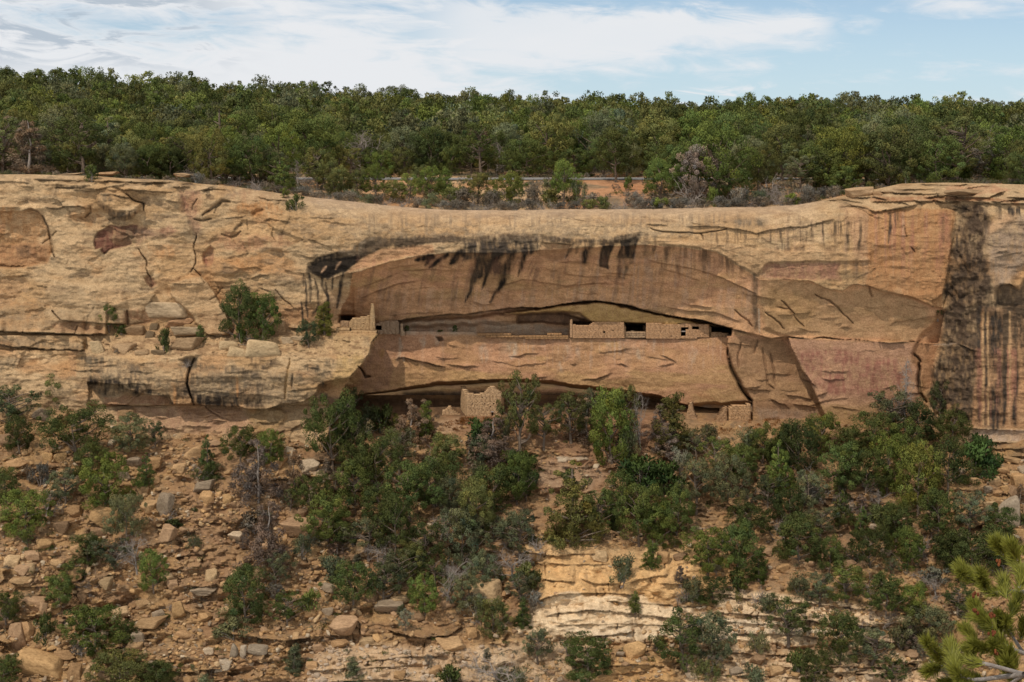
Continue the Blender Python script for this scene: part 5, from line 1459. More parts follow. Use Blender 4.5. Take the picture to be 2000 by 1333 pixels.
# ------------------------------------------------------------------ plants: crowns of leaf sprays on tapered, forked trunks (5 m tall originals)
def sprays(r, cen, rad, n, size, asp=.42, up=.25, hollow=.45, tint=.16):
    """n leaf sprays (narrow quads) in every clump given by centre and radius"""
    m = len(cen)
    c = np.repeat(cen, n, 0)
    R = np.repeat(rad, n)
    d = r.normal(0, 1, (m * n, 3))
    d /= np.linalg.norm(d, axis=1, keepdims=True)
    q = hollow + (1 - hollow) * r.random(m * n) ** .6
    pos = c + d * (R * q)[:, None] * np.array([1, 1, .85])
    t = d + r.normal(0, .55, d.shape) + np.array([0, 0, up])
    t /= np.linalg.norm(t, axis=1, keepdims=True)
    w = np.cross(t, r.normal(0, 1, t.shape))
    w /= np.linalg.norm(w, axis=1, keepdims=True) + 1e-9
    L = size * r.uniform(.6, 1.4, m * n)[:, None]
    W = L * asp
    V = np.stack([pos - w * W * .35 - t * L * .5, pos + w * W * .5 - t * L * .05, pos + t * L * .5, pos - w * W * .5 + t * L * .05], 1).reshape(-1, 3)
    F = np.arange(m * n * 4).reshape(-1, 4)
    k = np.repeat(r.normal(0, tint, m), n) + r.normal(0, tint * .7, m * n)
    yel = np.repeat(r.normal(0, .10, m), n)
    C = np.stack([1 + k + yel, 1 + k + yel * .3, 1 + k - yel * .5], 1)
    C = np.clip(np.repeat(C, 4, 0), .25, 1.9)
    # leaves face outwards, and shade partly like the clump they belong to
    g = np.cross(w, t)
    g *= np.sign((g * d).sum(1))[:, None]
    flip = (np.cross(V[1::4] - V[0::4], V[2::4] - V[0::4]) * d).sum(1) < 0
    F[flip] = F[flip][:, ::-1]
    cc = pos - np.array([0, 0, cen[:, 2].mean() * .8])
    cc /= np.linalg.norm(cc, axis=1, keepdims=True) + 1e-9
    nr = g * .35 + d * .45 + cc * .65
    nr /= np.linalg.norm(nr, axis=1, keepdims=True)
    LEAFN[id(V)] = np.repeat(nr, 4, 0)
    return V, F, C


LEAFN = {}


def nrm_of(V):
    return LEAFN[id(V)]


def envelope(r, n, kind):
    """clump centres and radii of a crown"""
    cen, rad = [], []
    ph = r.uniform(0, 6.28, 4)
    while len(cen) < n:
        a = r.uniform(0, 2 * np.pi)
        lob = 1 + .22 * np.sin(2 * a + ph[0]) + .18 * np.sin(3 * a + ph[1]) + .12 * np.sin(5 * a + ph[2]) + (.35 * r.random() ** 3)
        if kind == 'round':
            z = r.uniform(.55, 4.7)
            e = 2.05 * math.sqrt(max(0.02, 1 - ((z - 2.5) / 2.45) ** 2)) ** .8
            q = r.random() ** .35
            cr = r.uniform(.22, .62)
        elif kind == 'dome':
            z = r.uniform(1.3, 4.75)
            e = 2.3 * math.sqrt(max(0.02, 1 - ((z - 2.6) / 2.3) ** 2))
            q = r.random() ** .4
            cr = r.uniform(.22, .60)
        elif kind == 'cone':
            z = 4.85 * (1 - math.sqrt(r.random())) + .35
            e = 1.75 * (1 - z / 5.3) ** .8 + .08
            q = r.random() ** .45
            cr = r.uniform(.24, .44) * (1.1 - z / 9)
        elif kind == 'spire':
            z = 4.8 * (1 - r.random() ** .7) + .2
            e = 1.0 * (1 - z / 5.4) ** .6
            q = r.random() ** .5
            cr = r.uniform(.22, .40)
        elif kind == 'open':
            z = r.uniform(1.5, 4.7)
            e = 1.75 * math.sqrt(max(.03, 1 - ((z - 3.0) / 2.0) ** 2))
            q = r.random() ** .3
            cr = r.uniform(.18, .46)
            if np.sin(3 * a + z * 2.1 + ph[3]) < -.15:
                continue
        elif kind == 'twin':
            z = r.uniform(.7, 4.6)
            k = r.random() < .55
            e = (1.05 if k else .85) * math.sqrt(max(.03, 1 - ((z - (2.7 if k else 2.1)) / (2.1 if k else 1.7)) ** 2))
            if e < .2: continue
            q = r.random() ** .4
            cr = r.uniform(.26, .48)
            cen.append(((-.75 if k else .95) + e * q * np.cos(a), e * q * np.sin(a), z))
            rad.append(cr)
            continue
        cen.append((e * lob * q * np.cos(a), e * lob * q * np.sin(a), z + .25 * np.sin(2 * a + ph[3])))
        rad.append(cr)
    cen = np.array(cen)
    cen[:, 2] = np.maximum(cen[:, 2], .3)
    return cen, np.array(rad)


def trunk_mesh(r, cen, kind, limbs=9, base=.17, mat=None):
    mb = MB()
    top = {'round': 2.6, 'dome': 3.0, 'cone': 4.6, 'spire': 4.5, 'open': 3.8, 'twin': 2.4}.get(kind, 3.0)
    n = 7
    z = np.linspace(-.35, top, n)
    b = r.normal(0, .10, (n, 2)).cumsum(0) * .6
    b -= b[0]
    path = np.stack([b[:, 0], b[:, 1], z], 1)
    V, F = tube(path, np.linspace(base, .04, n), 7)
    mb.add(V, F)
    idx = r.permutation(len(cen))[:limbs]
    for i in idx:
        c = cen[i]
        zs = np.clip(c[2] - np.hypot(c[0], c[1]) * r.uniform(.3, .9), .3, top - .15)
        p0 = np.array([np.interp(zs, z, path[:, 0]), np.interp(zs, z, path[:, 1]), zs])
        m1 = lerp(p0, c, .5) + r.normal(0, .12, 3) + np.array([0, 0, -.08])
        V, F = tube(np.array([p0, lerp(p0, m1, .5), m1, lerp(m1, c, .6), c]), np.linspace(base * .42, .015, 5), 5)
        mb.add(V, F)
    return mb.mesh('trunk', mat or M_BARK, True)


def make_evergreen(seed, kind, n=64, per=85, size=.20, limbs=9, asp=.42):
    r = np.random.default_rng(seed)
    cen, rad = envelope(r, n, kind)
    V, F, C = sprays(r, cen, rad, per, size, asp)
    keep = V.reshape(-1, 4, 3)[:, :, 2].min(1) > -.1
    F = F[keep]
    cr = mesh_data('crown', V, [F], M_LEAF, True, C, nrm_of(V))
    return trunk_mesh(r, cen, kind, limbs), cr


def branch_rec(r, mb, p, d, L, rad, depth, grav=0.0, split=(2, 4), kink=.25):
    n = 4
    pts = [p]
    for i in range(n):
        d = d + r.normal(0, kink, 3) + np.array([0, 0, grav])
        d /= np.linalg.norm(d)
        pts.append(pts[-1] + d * L / n)
    V, F = tube(np.array(pts), np.linspace(rad, rad * .55, n + 1), 5 if depth > 1 else 4 if depth == 1 else 3)
    mb.add(V, F)
    if depth <= 0:
        return
    for k in range(r.integers(*split) + (1 if depth > 1 else 0)):
        i = r.integers(1, n + 1)
        nd = d + r.normal(0, .75, 3)
        nd /= np.linalg.norm(nd)
        branch_rec(r, mb, pts[i], nd, L * r.uniform(.5, .78), rad * .5, depth - 1, grav, split, kink)
    nd = d + r.normal(0, .35, 3)
    branch_rec(r, mb, pts[-1], nd / np.linalg.norm(nd), L * .7, rad * .55, depth - 1, grav, split, kink)


def make_dead(seed, conical=False, depth=3):
    r = np.random.default_rng(seed)
    mb = MB()
    tw = MB()
    if conical:
        n = 9
        z = np.linspace(-.3, 4.9, n)
        b = r.normal(0, .07, (n, 2)).cumsum(0)
        path = np.stack([b[:, 0], b[:, 1], z], 1)
        V, F = tube(path, np.linspace(.13, .02, n), 6)
        mb.add(V, F)
        for k in range(46):
            zz = r.uniform(.5, 4.8)
            a = r.uniform(0, 6.28)
            L = 1.5 * (1 - zz / 5.6) * r.uniform(.5, 1.1) + .15
            d = np.array([np.cos(a), np.sin(a), r.uniform(-.35, .25)])
            d /= np.linalg.norm(d)
            p = np.array([np.interp(zz, z, path[:, 0]), np.interp(zz, z, path[:, 1]), zz])
            branch_rec(r, tw, p, d, L, .032, 2, -.06, (2, 4), .3)
        return mb.mesh('trunk', M_DEAD, True), tw.mesh('branches', M_DEAD, False)
    p = np.array([0, 0, -.25])
    d = np.array([r.normal(0, .1), r.normal(0, .1), 1.0])
    pts = [p]
    for i in range(5):
        d = d + r.normal(0, .12, 3) * np.array([1, 1, .3])
        d /= np.linalg.norm(d)
        pts.append(pts[-1] + d * .5)
    pts = np.array(pts)
    V, F = tube(pts, np.linspace(.14, .07, 6), 6)
    mb.add(V, F)
    for k in range(8):
        i = r.integers(1, 6)
        nd = np.array([r.normal(0, .8), r.normal(0, .8), r.uniform(.3, 1.2)])
        branch_rec(r, tw, pts[i], nd / np.linalg.norm(nd), r.uniform(1.0, 1.7), .055, depth, .04, (2, 4), .28)
    return mb.mesh('trunk', M_DEAD, True), tw.mesh('branches', M_DEAD, False)


def make_brown_crown(seed, n=80, per=80):
    """needles dried to the twig on a dying tree"""
    r = np.random.default_rng(seed)
    cen, rad = envelope(r, n, 'cone')
    V, F, C = sprays(r, cen, rad * 1.25, per, .24, .22, -.45, .15, .14)
    return mesh_data('dry_foliage', V, [F], M_LEAF, True, C, nrm_of(V))


def make_bush(seed, n=26, per=60, size=.11, twig=True, h=1.0, asp=.4):
    """low shrub about 1 m tall"""
    r = np.random.default_rng(seed)
    a = r.uniform(0, 6.28, n)
    q = r.random(n) ** .5
    z = r.uniform(.12, .82, n) * h
    e = .62 * np.sqrt(np.clip(1 - (z / h / 1.05) ** 2, .05, 1))
    lob = 1 + .25 * np.sin(2 * a + r.uniform(0, 6)) + .15 * np.sin(5 * a)
    cen = np.stack([e * q * lob * np.cos(a), e * q * lob * np.sin(a), z], 1)
    V, F, C = sprays(r, cen, r.uniform(.12, .24, n), per, size, asp, .5, .3)
    cr = mesh_data('crown', V, [F], M_LEAF, True, C, nrm_of(V))
    mb = MB()
    for k in range(9):
        c = cen[r.integers(n)]
        V, F = tube(np.array([[r.normal(0, .04), r.normal(0, .04), -.12], c * np.array([.45, .45, .5]), c]), np.array([.022, .015, .006]), 4)
        mb.add(V, F)
    return mb.mesh('stems', M_DEAD, False), cr


def make_twiggy(seed):
    """grey leafless bush about 1 m tall"""
    r = np.random.default_rng(seed)
    mb = MB()
    tw = MB()
    for k in range(11):
        d = np.array([r.normal(0, .7), r.normal(0, .7), r.uniform(.35, 1.0)])
        branch_rec(r, tw if k > 3 else mb, np.array([r.normal(0, .05), r.normal(0, .05), -.08]), d / np.linalg.norm(d), r.uniform(.35, .55), .02, 2, .02, (2, 4), .3)
    return mb.mesh('stems', M_DEAD, False), tw.mesh('branches', M_DEAD, False)


PROTO = {}


def build_protos():
    PROTO['round'] = [make_evergreen(500 + k, 'round', 96, 175, .12, asp=.58) for k in range(5)]
    PROTO['dome'] = [make_evergreen(520 + k, 'dome', 92, 175, .115, 12, .58) for k in range(5)]
    PROTO['cone'] = [make_evergreen(540 + k, 'cone', 130, 130, .11, 14, .45) for k in range(4)]
    PROTO['spire'] = [make_evergreen(550 + k, 'spire', 90, 130, .11, 8, .45) for k in range(3)]
    PROTO['open'] = [make_evergreen(560 + k, 'open', 74, 130, .11, 28, .55) for k in range(4)]
    PROTO['twin'] = [make_evergreen(570 + k, 'twin', 84, 150, .12, 14, .58) for k in range(2)]
    PROTO['dead'] = [make_dead(580 + k) for k in range(3)]
    PROTO['snag'] = [make_dead(590 + k, True) for k in range(2)]
    PROTO['brown'] = [(make_dead(590, True)[0], make_brown_crown(595 + k)) for k in range(2)]
    PROTO['bush'] = [make_bush(600 + k) for k in range(4)]
    PROTO['sage'] = [make_bush(610 + k, 30, 70, .09, True, .85, .25) for k in range(3)]
    PROTO['twig'] = [make_twiggy(620 + k) for k in range(4)]


KIND_NAME = {'round': ('juniper_tree', 'juniper'), 'dome': ('pinyon_tree', 'pinyon'), 'cone': ('pinyon_tree', 'pinyon'), 'spire': ('young_juniper', 'juniper'), 'open': ('pinyon_tree', 'pinyon'),
             'twin': ('juniper_tree', 'juniper'), 'dead': ('dead_tree', 'dead tree'), 'snag': ('dead_tree', 'dead tree'), 'brown': ('dying_tree', 'dying tree'), 'bush': ('bush', 'bush'), 'sage': ('sagebrush', 'sagebrush'),
             'twig': ('bare_shrub', 'bare shrub')}
# leaf colours (base colours, dark as real foliage is) and the words for them
GREEN = {'dk': ((.066, .078, .022), 'dark green'), 'md': ((.090, .112, .030), 'mid green'), 'ol': ((.120, .122, .038), 'olive'), 'br': ((.104, .132, .030), 'bright green'), 'yg': ((.145, .155, .034), 'yellow-green'),
         'gg': ((.120, .126, .062), 'grey-green'), 'bl': ((.080, .095, .040), 'blue-green'), 'gr': ((.24, .20, .15), 'grey'), 'sg': ((.19, .18, .12), 'silvery'), 'bn': ((.20, .14, .09), 'brown'),
         'pu': ((.23, .165, .125), 'grey-brown'), 'pk': ((.34, .24, .16), 'pale pinkish'), 'or': ((.26, .11, .03), 'rust coloured'), 'vg': ((.055, .088, .022), 'lush green')}
PLANTS = []          # every placed plant: dict with object, place and words
_PR = random.Random(77)


def plant(kind, col, loc, h, w=None, rz=None, lean=0.0, px=None, zone='', note=None, jit=.28):
    pr = PROTO[kind]
    me = pr[_PR.randrange(len(pr))]
    unit = 1.0 if kind in ('bush', 'sage', 'twig') else 5.0
    base_w = {'bush': 1.4, 'sage': 1.4, 'twig': 1.5, 'round': 4.6, 'dome': 4.9, 'cone': 3.6, 'spire': 2.1, 'open': 3.7, 'twin': 4.0, 'dead': 3.6, 'snag': 2.8, 'brown': 3.2}[kind]
    s = h / unit
    sw = s if w is None else (w / base_w)
    name, cat = KIND_NAME[kind]
    o = empty(name, tuple(loc), _PR.uniform(0, 6.28) if rz is None else rz, (sw, sw, s))
    o.rotation_euler = (lean * _PR.uniform(-1, 1), lean, o.rotation_euler[2])
    c = np.array(GREEN[col][0]) * (1.0 if kind in ('brown', 'twig') or col in ('gr', 'pk') else (1.58 if zone in ('wood', 'rim') else 1.42))
    k = _PR.uniform(1 - jit, 1 + jit)
    hue = _PR.uniform(-.08, .08)
    for me_, nm in zip(me, ('trunk', 'crown')):
        nm = me_.name.split('.')[0]
        ch = bpy.data.objects.new(nm, me_)
        COL.objects.link(ch)
        ch.parent = o
        if nm in ('crown', 'dry_foliage'):
            ch.color = (c[0] * k * (1 + hue), c[1] * k, c[2] * k * (1 - hue), 1)
    o['category'] = cat
    PLANTS.append(dict(o=o, kind=kind, col=GREEN[col][1], u=px[0] if px else 0, v=px[1] if px else 0, h=h, zone=zone, note=note, name=name))
    return o


# ---------------- plants of the slope: u, v of the foot, height px, width px, kind, colour
SLOPE = '''20 838 95 90 open bl|38 880 70 62 round dk|122 796 76 74 round md|152 806 92 48 spire ol|192 798 48 44 bush dk|150 892 108 120 dome dk|255 882 78 80 round gg|303 874 60 36 open bl|205 998 118 96 round br|182 938 85 78 dome dk|286 950 66 46 cone md|406 940 92 58 cone dk|14 985 78 64 round dk|52 1048 96 92 round br|128 990 80 60 open gg|246 1068 112 72 dome gg|268 1118 90 66 dead bn|170 1100 62 60 round dk|300 1152 82 62 round br|220 1108 60 76 open gg|116 1182 70 66 round md|12 1215 64 60 round dk|186 1272 94 112 round br|250 1260 54 44 round dk|240 1345 84 120 round ol|8 1345 72 62 round md|172 1226 56 52 sage gg|482 1216 114 100 round dk|562 1226 82 64 open md|540 1152 84 54 open gg|604 1196 52 52 bush md|576 1316 66 42 spire gg|470 906 78 74 dome md|530 912 78 62 round br|502 978 130 84 brown pu|577 968 96 50 brown bn|525 1108 140 88 brown pu|650 916 156 92 dome md|684 906 118 58 dome dk|640 1058 104 92 round md|692 1006 112 92 dome md|738 968 134 84 dome dk|720 1088 86 80 open gg|772 1088 124 82 dome dk|802 1018 124 104 dome md|852 988 106 92 round dk|780 1158 96 74 open gg|830 1200 86 62 round br|690 1186 94 92 dome md|650 1136 74 80 sage gg|750 1176 88 72 open bl|872 1178 116 64 dead pu|902 1108 124 84 round gg|930 1046 114 84 round ol|962 1006 104 92 round dk|1010 986 112 84 dome br|872 926 84 72 round ol|940 906 80 84 sage gg|1000 1136 96 74 dead pu|1040 1100 60 60 sage gg|1028 1150 64 56 bush ol|1042 1190 50 60 sage gr|1018 1180 70 60 open gg|1050 1075 56 60 twig gr|830 852 78 56 brown pk|1062 872 92 64 open ol|1156 852 104 58 open gg|1222 868 120 60 open ol|1290 862 80 50 brown pu|985 862 70 54 sage gg|680 835 90 54 open bl|1380 868 56 50 sage gg|1170 1000 60 60 twig gr|1300 1010 60 64 twig gr|1420 1060 56 60 twig gr|1520 1040 60 60 twig gr|1590 950 70 64 twig gr|1660 1000 60 60 twig gr|1740 930 70 60 twig gr|1800 1080 64 66 twig gr|1690 1160 60 60 twig gr|1560 1160 56 60 sage gg|1480 1180 50 56 twig gr|1870 1080 60 60 sage gg|1930 1090 56 60 twig gr|840 960 70 66 twig gr|760 1000 64 60 twig gr|900 1010 64 66 twig gr|700 1060 60 60 twig gr|820 1080 60 64 twig gr|950 1120 64 64 twig gr|880 1130 60 64 twig gr|1022 1226 64 34 spire md|1012 1096 104 82 open gg|902 1186 74 62 round gg|722 846 70 60 sage bl|802 868 96 72 brown pk|832 864 86 34 spire br|746 846 64 62 bush dk|775 858 54 28 spire yg|700 860 62 60 sage sg|1016 886 178 78 open ol|962 906 96 104 brown pu|942 872 64 72 bush vg|1116 866 106 82 open ol|1142 862 92 70 brown pk|1196 906 154 104 round br|1225 905 90 60 sage gg|1252 878 146 50 dead gr|1312 886 126 72 spire ol|1306 890 70 66 brown pu|1116 1066 176 128 cone ol|1172 1038 88 70 open md|1250 1068 132 92 dome md|1216 1138 74 74 sage gg|1272 1110 66 36 spire br|1252 966 82 116 bush vg|1302 966 76 84 bush vg|1360 996 114 74 open gg|1422 996 114 82 dome gg|1322 1046 106 64 round md|1282 1066 94 74 round br|1382 1116 94 84 round br|1392 1176 54 64 round dk|1350 1176 64 64 sage gg|1240 1196 50 28 spire md|1148 1326 92 114 round md|1050 1296 76 60 open gg|962 1246 84 64 round ol|980 1345 96 124 dead pu|1000 1350 70 90 sage gg|1392 1296 114 84 round gg|1332 1306 124 104 open md|1482 1136 74 42 spire br|1440 1116 104 84 round md|1462 1056 84 84 dome dk|1522 966 116 62 cone br|1490 906 84 64 round md|1562 926 114 84 round dk|1602 886 84 74 round yg|1642 966 104 94 dome md|1702 886 84 84 round dk|1762 906 94 74 round md|1580 1006 94 64 open gg|1690 966 94 84 dome dk|1732 966 124 74 round br|1792 1006 154 94 round yg|1850 966 114 94 dome dk|1902 936 84 104 bush vg|1830 1056 104 84 dome md|1892 1046 94 74 open gg|1640 1026 74 54 cone dk|1682 1050 66 44 cone md|1562 1096 94 104 round dk|1620 1126 84 64 dome md|1772 1116 94 74 round br|1902 1136 114 114 dome dk|1652 1186 94 94 open md|1730 1196 84 84 round md|1600 1186 74 64 open gg|1782 1206 74 64 round br|1540 1256 94 84 open dk|1640 1296 114 84 round dk|1812 1266 94 94 round gg|1500 1206 64 54 sage gg|1440 1156 54 52 bush md|1702 1306 84 84 open gg|1590 1345 84 64 round dk|1742 1345 74 54 open md|1480 1276 64 54 sage gg|1952 1106 74 84 round dk|1742 856 108 94 open gg|1768 846 156 44 snag bn|1792 876 94 74 dome dk|1836 836 104 44 open bl|1862 876 84 84 dome dk|1920 900 60 70 bush vg|1660 900 70 70 round dk|1540 880 60 60 bush ol|1460 880 60 70 sage gg|1510 900 50 50 sage ol|1360 900 70 60 open gg|1400 930 80 70 open md|1450 940 76 70 round md|1500 1000 80 64 open bl|1545 1030 84 70 dome dk|1600 1060 76 66 open gg|1720 1010 70 60 dead pu|1750 1060 84 74 round dk|1700 1110 84 74 dome dk|1850 1120 90 80 round dk|1950 1050 70 70 round md|1830 1170 76 66 dead pu|1870 1200 70 64 open dk|1760 1270 74 66 sage gg|1850 1330 84 70 open gg|1470 1350 70 70 sage gg|1560 1320 60 50 bush md|1380 1330 60 60 sage ol|880 1350 60 70 bush md|690 1345 66 50 spire gg|750 1110 70 60 dead pu|610 1000 80 70 dome md|590 1085 60 50 sage gg|830 1100 90 74 open dk|860 1060 80 66 dead pu|880 1010 84 70 dome gg|930 960 80 70 sage gg|780 920 90 80 open gg|700 940 80 74 dome dk|745 1030 84 80 round dk|670 1080 74 70 open dk|800 1130 80 70 round ol|850 1150 74 64 open dk|940 1150 80 64 round gg|960 1090 84 70 open gg|1000 1050 70 60 sage gg|1210 1000 84 74 round md|1330 920 60 50 sage sg|1240 930 50 60 bush br|90 1010 70 60 dead pu|80 950 64 56 sage gr|330 1010 44 40 twig gr|380 1070 34 40 sage gg|150 1150 64 60 open dk|90 1250 60 50 bush dk|310 1350 70 80 round dk|400 1345 40 40 sage gg'''
# little bushes sitting on the ledges of the cliff: u, v, h, w, kind, colour, depth, label
LEDGE_PLANTS = [(470, 668, 118, 74, 'dome', 'dk', 138.9, 'dark pinyon, the taller of the twin trees growing on the cliff ledge'), (512, 668, 98, 66, 'round', 'br', 138.6, 'brighter juniper, the lower of the twin trees growing on the cliff ledge'),
                (492, 672, 44, 60, 'twig', 'gr', 138.3, 'grey leafless shrub at the feet of the twin ledge trees'), (470, 672, 44, 30, 'bush', 'br', 138.2, 'bright little bush in front of the dark ledge pinyon'),
                (213, 652, 62, 40, 'open', 'br', 138.4, 'small slender green tree rooted in the long dark undercut'), (237, 656, 24, 30, 'bush', 'dk', 138.3, 'dark bush beside the small slender tree in the undercut'),
                (321, 687, 52, 34, 'bush', 'dk', 137.6, 'dark upright bush among the stacked slabs on the ledge'), (392, 668, 36, 20, 'spire', 'md', 138.1, 'thin sapling next to the slab at the lip of the ledge'),
                (230, 690, 16, 18, 'sage', 'gr', 137.2, 'tiny grey bush against the broad low ledge boulder'), (634, 655, 66, 42, 'spire', 'yg', 138.6, 'light yellow-green conical juniper beside the pinnacle tower'),
                (603, 678, 54, 42, 'round', 'bl', 137.9, 'dusky blue-green juniper lower on the tread beside the conical one'), (578, 412, 36, 36, 'bush', 'dk', 140.6, 'lone dark round bush clinging to the bare cliff brow'),
                (556, 386, 22, 20, 'bush', 'yg', 141.6, 'small yellowish bush just above the lone dark brow bush'), (1832, 622, 44, 30, 'bush', 'dk', 139.0, 'dark green bush wedged in the gully beside the brown buttress'),
                (180, 353, 34, 34, 'bush', 'md', 141.0, 'green bush overhanging the thin strata at the cliff rim'), (365, 716, 24, 36, 'twig', 'gr', 135.2, 'grey shrub filling the notch of the lower block'),
                (795, 648, 14, 14, 'bush', 'dk', 145.4, 'dark bush in the shade by the narrow broken wall end'), (889, 649, 16, 14, 'bush', 'dk', 145.4, 'dark plant midway along the shaded bench'),
                (860, 649, 6, 16, 'bush', 'dk', 145.4, 'low dark tuft on the shaded bench sill')]


def build_slope_plants(SLF, CLF):
    for row in SLOPE.split('|'):
        t = row.split()
        u, v, h, w = map(float, t[:4])
        Y = SLF(u, min(v, 1475))
        p = P(u, v, Y)
        s = Y / FPX
        big = 1.0 if t[4] in ('round', 'dome', 'open', 'cone') else 1.0
        plant(t[4], t[5], p - np.array([0, 0, .1]), h * s * big, w * s * big, px=(u, v), zone='slope')
    for (u, v, h, w, k, c, Y, lab) in LEDGE_PLANTS:
        Y = min(CLF(u, v) + .1, 147.5)
        s = Y / FPX
        o = plant(k, c, P(u, v, Y) - np.array([0, 0, .05]), h * s, w * s, px=(u, v), zone='ledge')
        PLANTS.pop()
        tag(o, lab, None, 'plants on the cliff ledges')
    # little sage tufts and rust coloured undergrowth: individuals only where one can tell them apart
    rr = random.Random(21)
    n = 0
    while n < 190:
        u, v = rr.uniform(0, 2000), rr.uniform(880, 1325)
        if 1030 < u < 1320 and 1070 < v < 1250: continue
        n += 1
        Y = SLF(u, v)
        s = Y / FPX
        h = rr.uniform(12, 26) if n < 70 else rr.uniform(22, 50)
        k = rr.choice(['sage', 'sage', 'bush', 'twig', 'sage']) if n < 70 else rr.choice(['open', 'twig', 'sage', 'bush', 'twig', 'spire', 'open', 'brown', 'dead'])
        c = rr.choice(['gg', 'sg', 'gr', 'md', 'dk', 'ol']) if k not in ('brown', 'dead') else rr.choice(['pu', 'bn'])
        if n >= 70 and u < 560 and rr.random() < .55: continue
        plant(k, c, P(u, v, Y) - np.array([0, 0, .04]), h * s, h * s * (rr.uniform(1.1, 1.8) if k in ('sage', 'bush', 'twig') else rr.uniform(.55, .85)), px=(u, v), zone='tuft')


# ---------------- plants of the rim and the mesa
RIMP = '''85 338 34 48 round dk|50 333 84 74 round dk|8 330 88 70 dome dk|112 330 80 60 dome md|150 331 76 70 round md|205 333 92 90 round md|255 333 84 66 round dk|300 335 80 70 round md|270 345 26 34 bush md|350 340 80 74 dome md|400 347 88 78 round ol|446 358 96 84 dome br|425 352 60 44 round br|492 352 86 64 dome gg|535 366 70 52 open gg|552 376 60 46 cone md|586 366 66 46 dead pk|622 372 84 60 open ol|560 372 30 30 bush br|30 331 30 60 sage gr|130 333 26 50 sage gr|215 345 26 44 sage gr|240 342 30 46 twig gr|335 350 34 44 sage gr|315 345 40 36 twig gr|390 362 32 40 sage gr|468 366 34 50 twig gr|505 376 36 52 twig gr|530 374 26 40 sage gr|548 380 24 44 sage gr|600 383 26 60 sage gr|370 357 26 40 sage gr
640 372 62 44 dome ol|655 385 48 40 round ol|700 384 56 48 dome ol|735 388 64 52 dome br|690 392 30 44 sage gg|770 396 44 46 round ol|800 398 60 46 open yg|842 392 66 56 dome br|850 404 36 50 sage gg|872 380 54 30 spire br|888 400 40 56 bush ol|910 404 48 60 sage gr|935 400 60 64 dome ol|960 405 44 54 sage gr|998 402 66 60 round yg|970 338 74 46 dead pk|1020 404 36 50 twig gr|1045 400 44 54 sage gr|1072 405 40 50 bush ol|1100 396 84 64 dome br|1128 400 60 44 sage gg|1140 345 52 34 spire br|1160 405 36 54 sage gr|1178 412 30 32 bush ol|1190 408 34 50 twig gr|1202 352 104 96 dome dk|1225 372 30 22 bush br|1238 404 40 50 sage gr|1262 404 46 60 twig gr|1290 392 74 66 dome br|1290 414 26 44 bush br|1312 414 28 40 sage gr|1345 400 74 84 twig gr|1362 394 96 76 round pu|1400 392 128 112 dome br|1420 392 60 60 round md|1440 404 50 60 sage gr|1392 404 44 30 bush br|1475 402 40 64 sage gg|1500 400 70 90 twig gr|1520 398 60 70 twig gr|1545 408 28 34 bush br|1525 354 98 94 dome ol|1570 392 40 50 sage gr|1610 376 74 74 round dk|1645 370 108 104 dome yg|1645 378 54 60 round md|1688 362 70 50 open gr|1715 360 60 50 sage gr|1768 354 112 108 dome dk|1765 372 30 22 bush ol|1693 376 24 24 bush ol|1815 356 40 60 sage gr|1862 358 112 104 open ol|1870 356 34 66 bush br|1920 354 60 60 open gr|1965 358 94 90 round br|1990 362 60 60 round dk|1740 356 40 50 sage gr|1600 388 30 44 sage gr
620 392 24 40 sage gr|665 396 24 44 sage gr|720 400 26 44 sage gg|752 404 24 44 twig gr|815 407 28 44 sage gr|870 410 24 44 sage gr|950 411 26 50 twig gr|1000 412 24 44 sage gr|1060 411 26 44 twig gr|1100 410 22 40 sage gr|1215 410 26 44 twig gr|1370 408 24 40 sage gr|1420 408 22 40 sage gr|1460 407 22 40 twig gr|1540 403 24 40 sage gr
668 380 58 46 round ol|822 380 56 44 dome ol|1082 392 48 46 open gg|1318 380 84 70 dome md|1335 372 70 60 round ol|1480 376 80 66 dome ol|1455 362 84 70 round gg|1560 376 64 56 open gg|1590 366 80 64 round md|640 394 24 40 twig gr|684 398 28 44 sage gr|738 402 30 40 sage gr|786 406 30 44 twig gr|835 409 26 40 sage gg|895 411 30 50 sage gr|928 411 28 40 twig gr|978 412 26 44 sage gr|1035 411 30 46 sage gr|1085 410 30 44 twig gr|1128 410 24 40 sage gr|1150 411 24 36 bush ol|1250 409 30 44 sage gr|1278 410 30 50 sage gr|1330 409 30 50 sage gr|1352 408 32 54 twig gr|1405 407 30 44 sage gr|1440 406 26 50 sage gr|1480 406 30 54 sage gr|1525 404 28 44 twig gr|1565 401 28 40 sage gr|1580 396 34 50 sage gr|1625 388 34 44 sage gr'''


def mesa_at(M, u, v, ymax=330):
    """where the ground of the mesa shows at photo position (u, v)"""
    Y0 = float(np.interp(u, M.us, M.Y0s))
    ys = np.linspace(Y0 + .6, ymax, 700)
    z = M.height(np.full_like(ys, u), ys)
    vv = v_of(ys, z)
    i = np.argmax(vv <= v) if (vv <= v).any() else len(ys) - 1
    return ys[i], z[i]


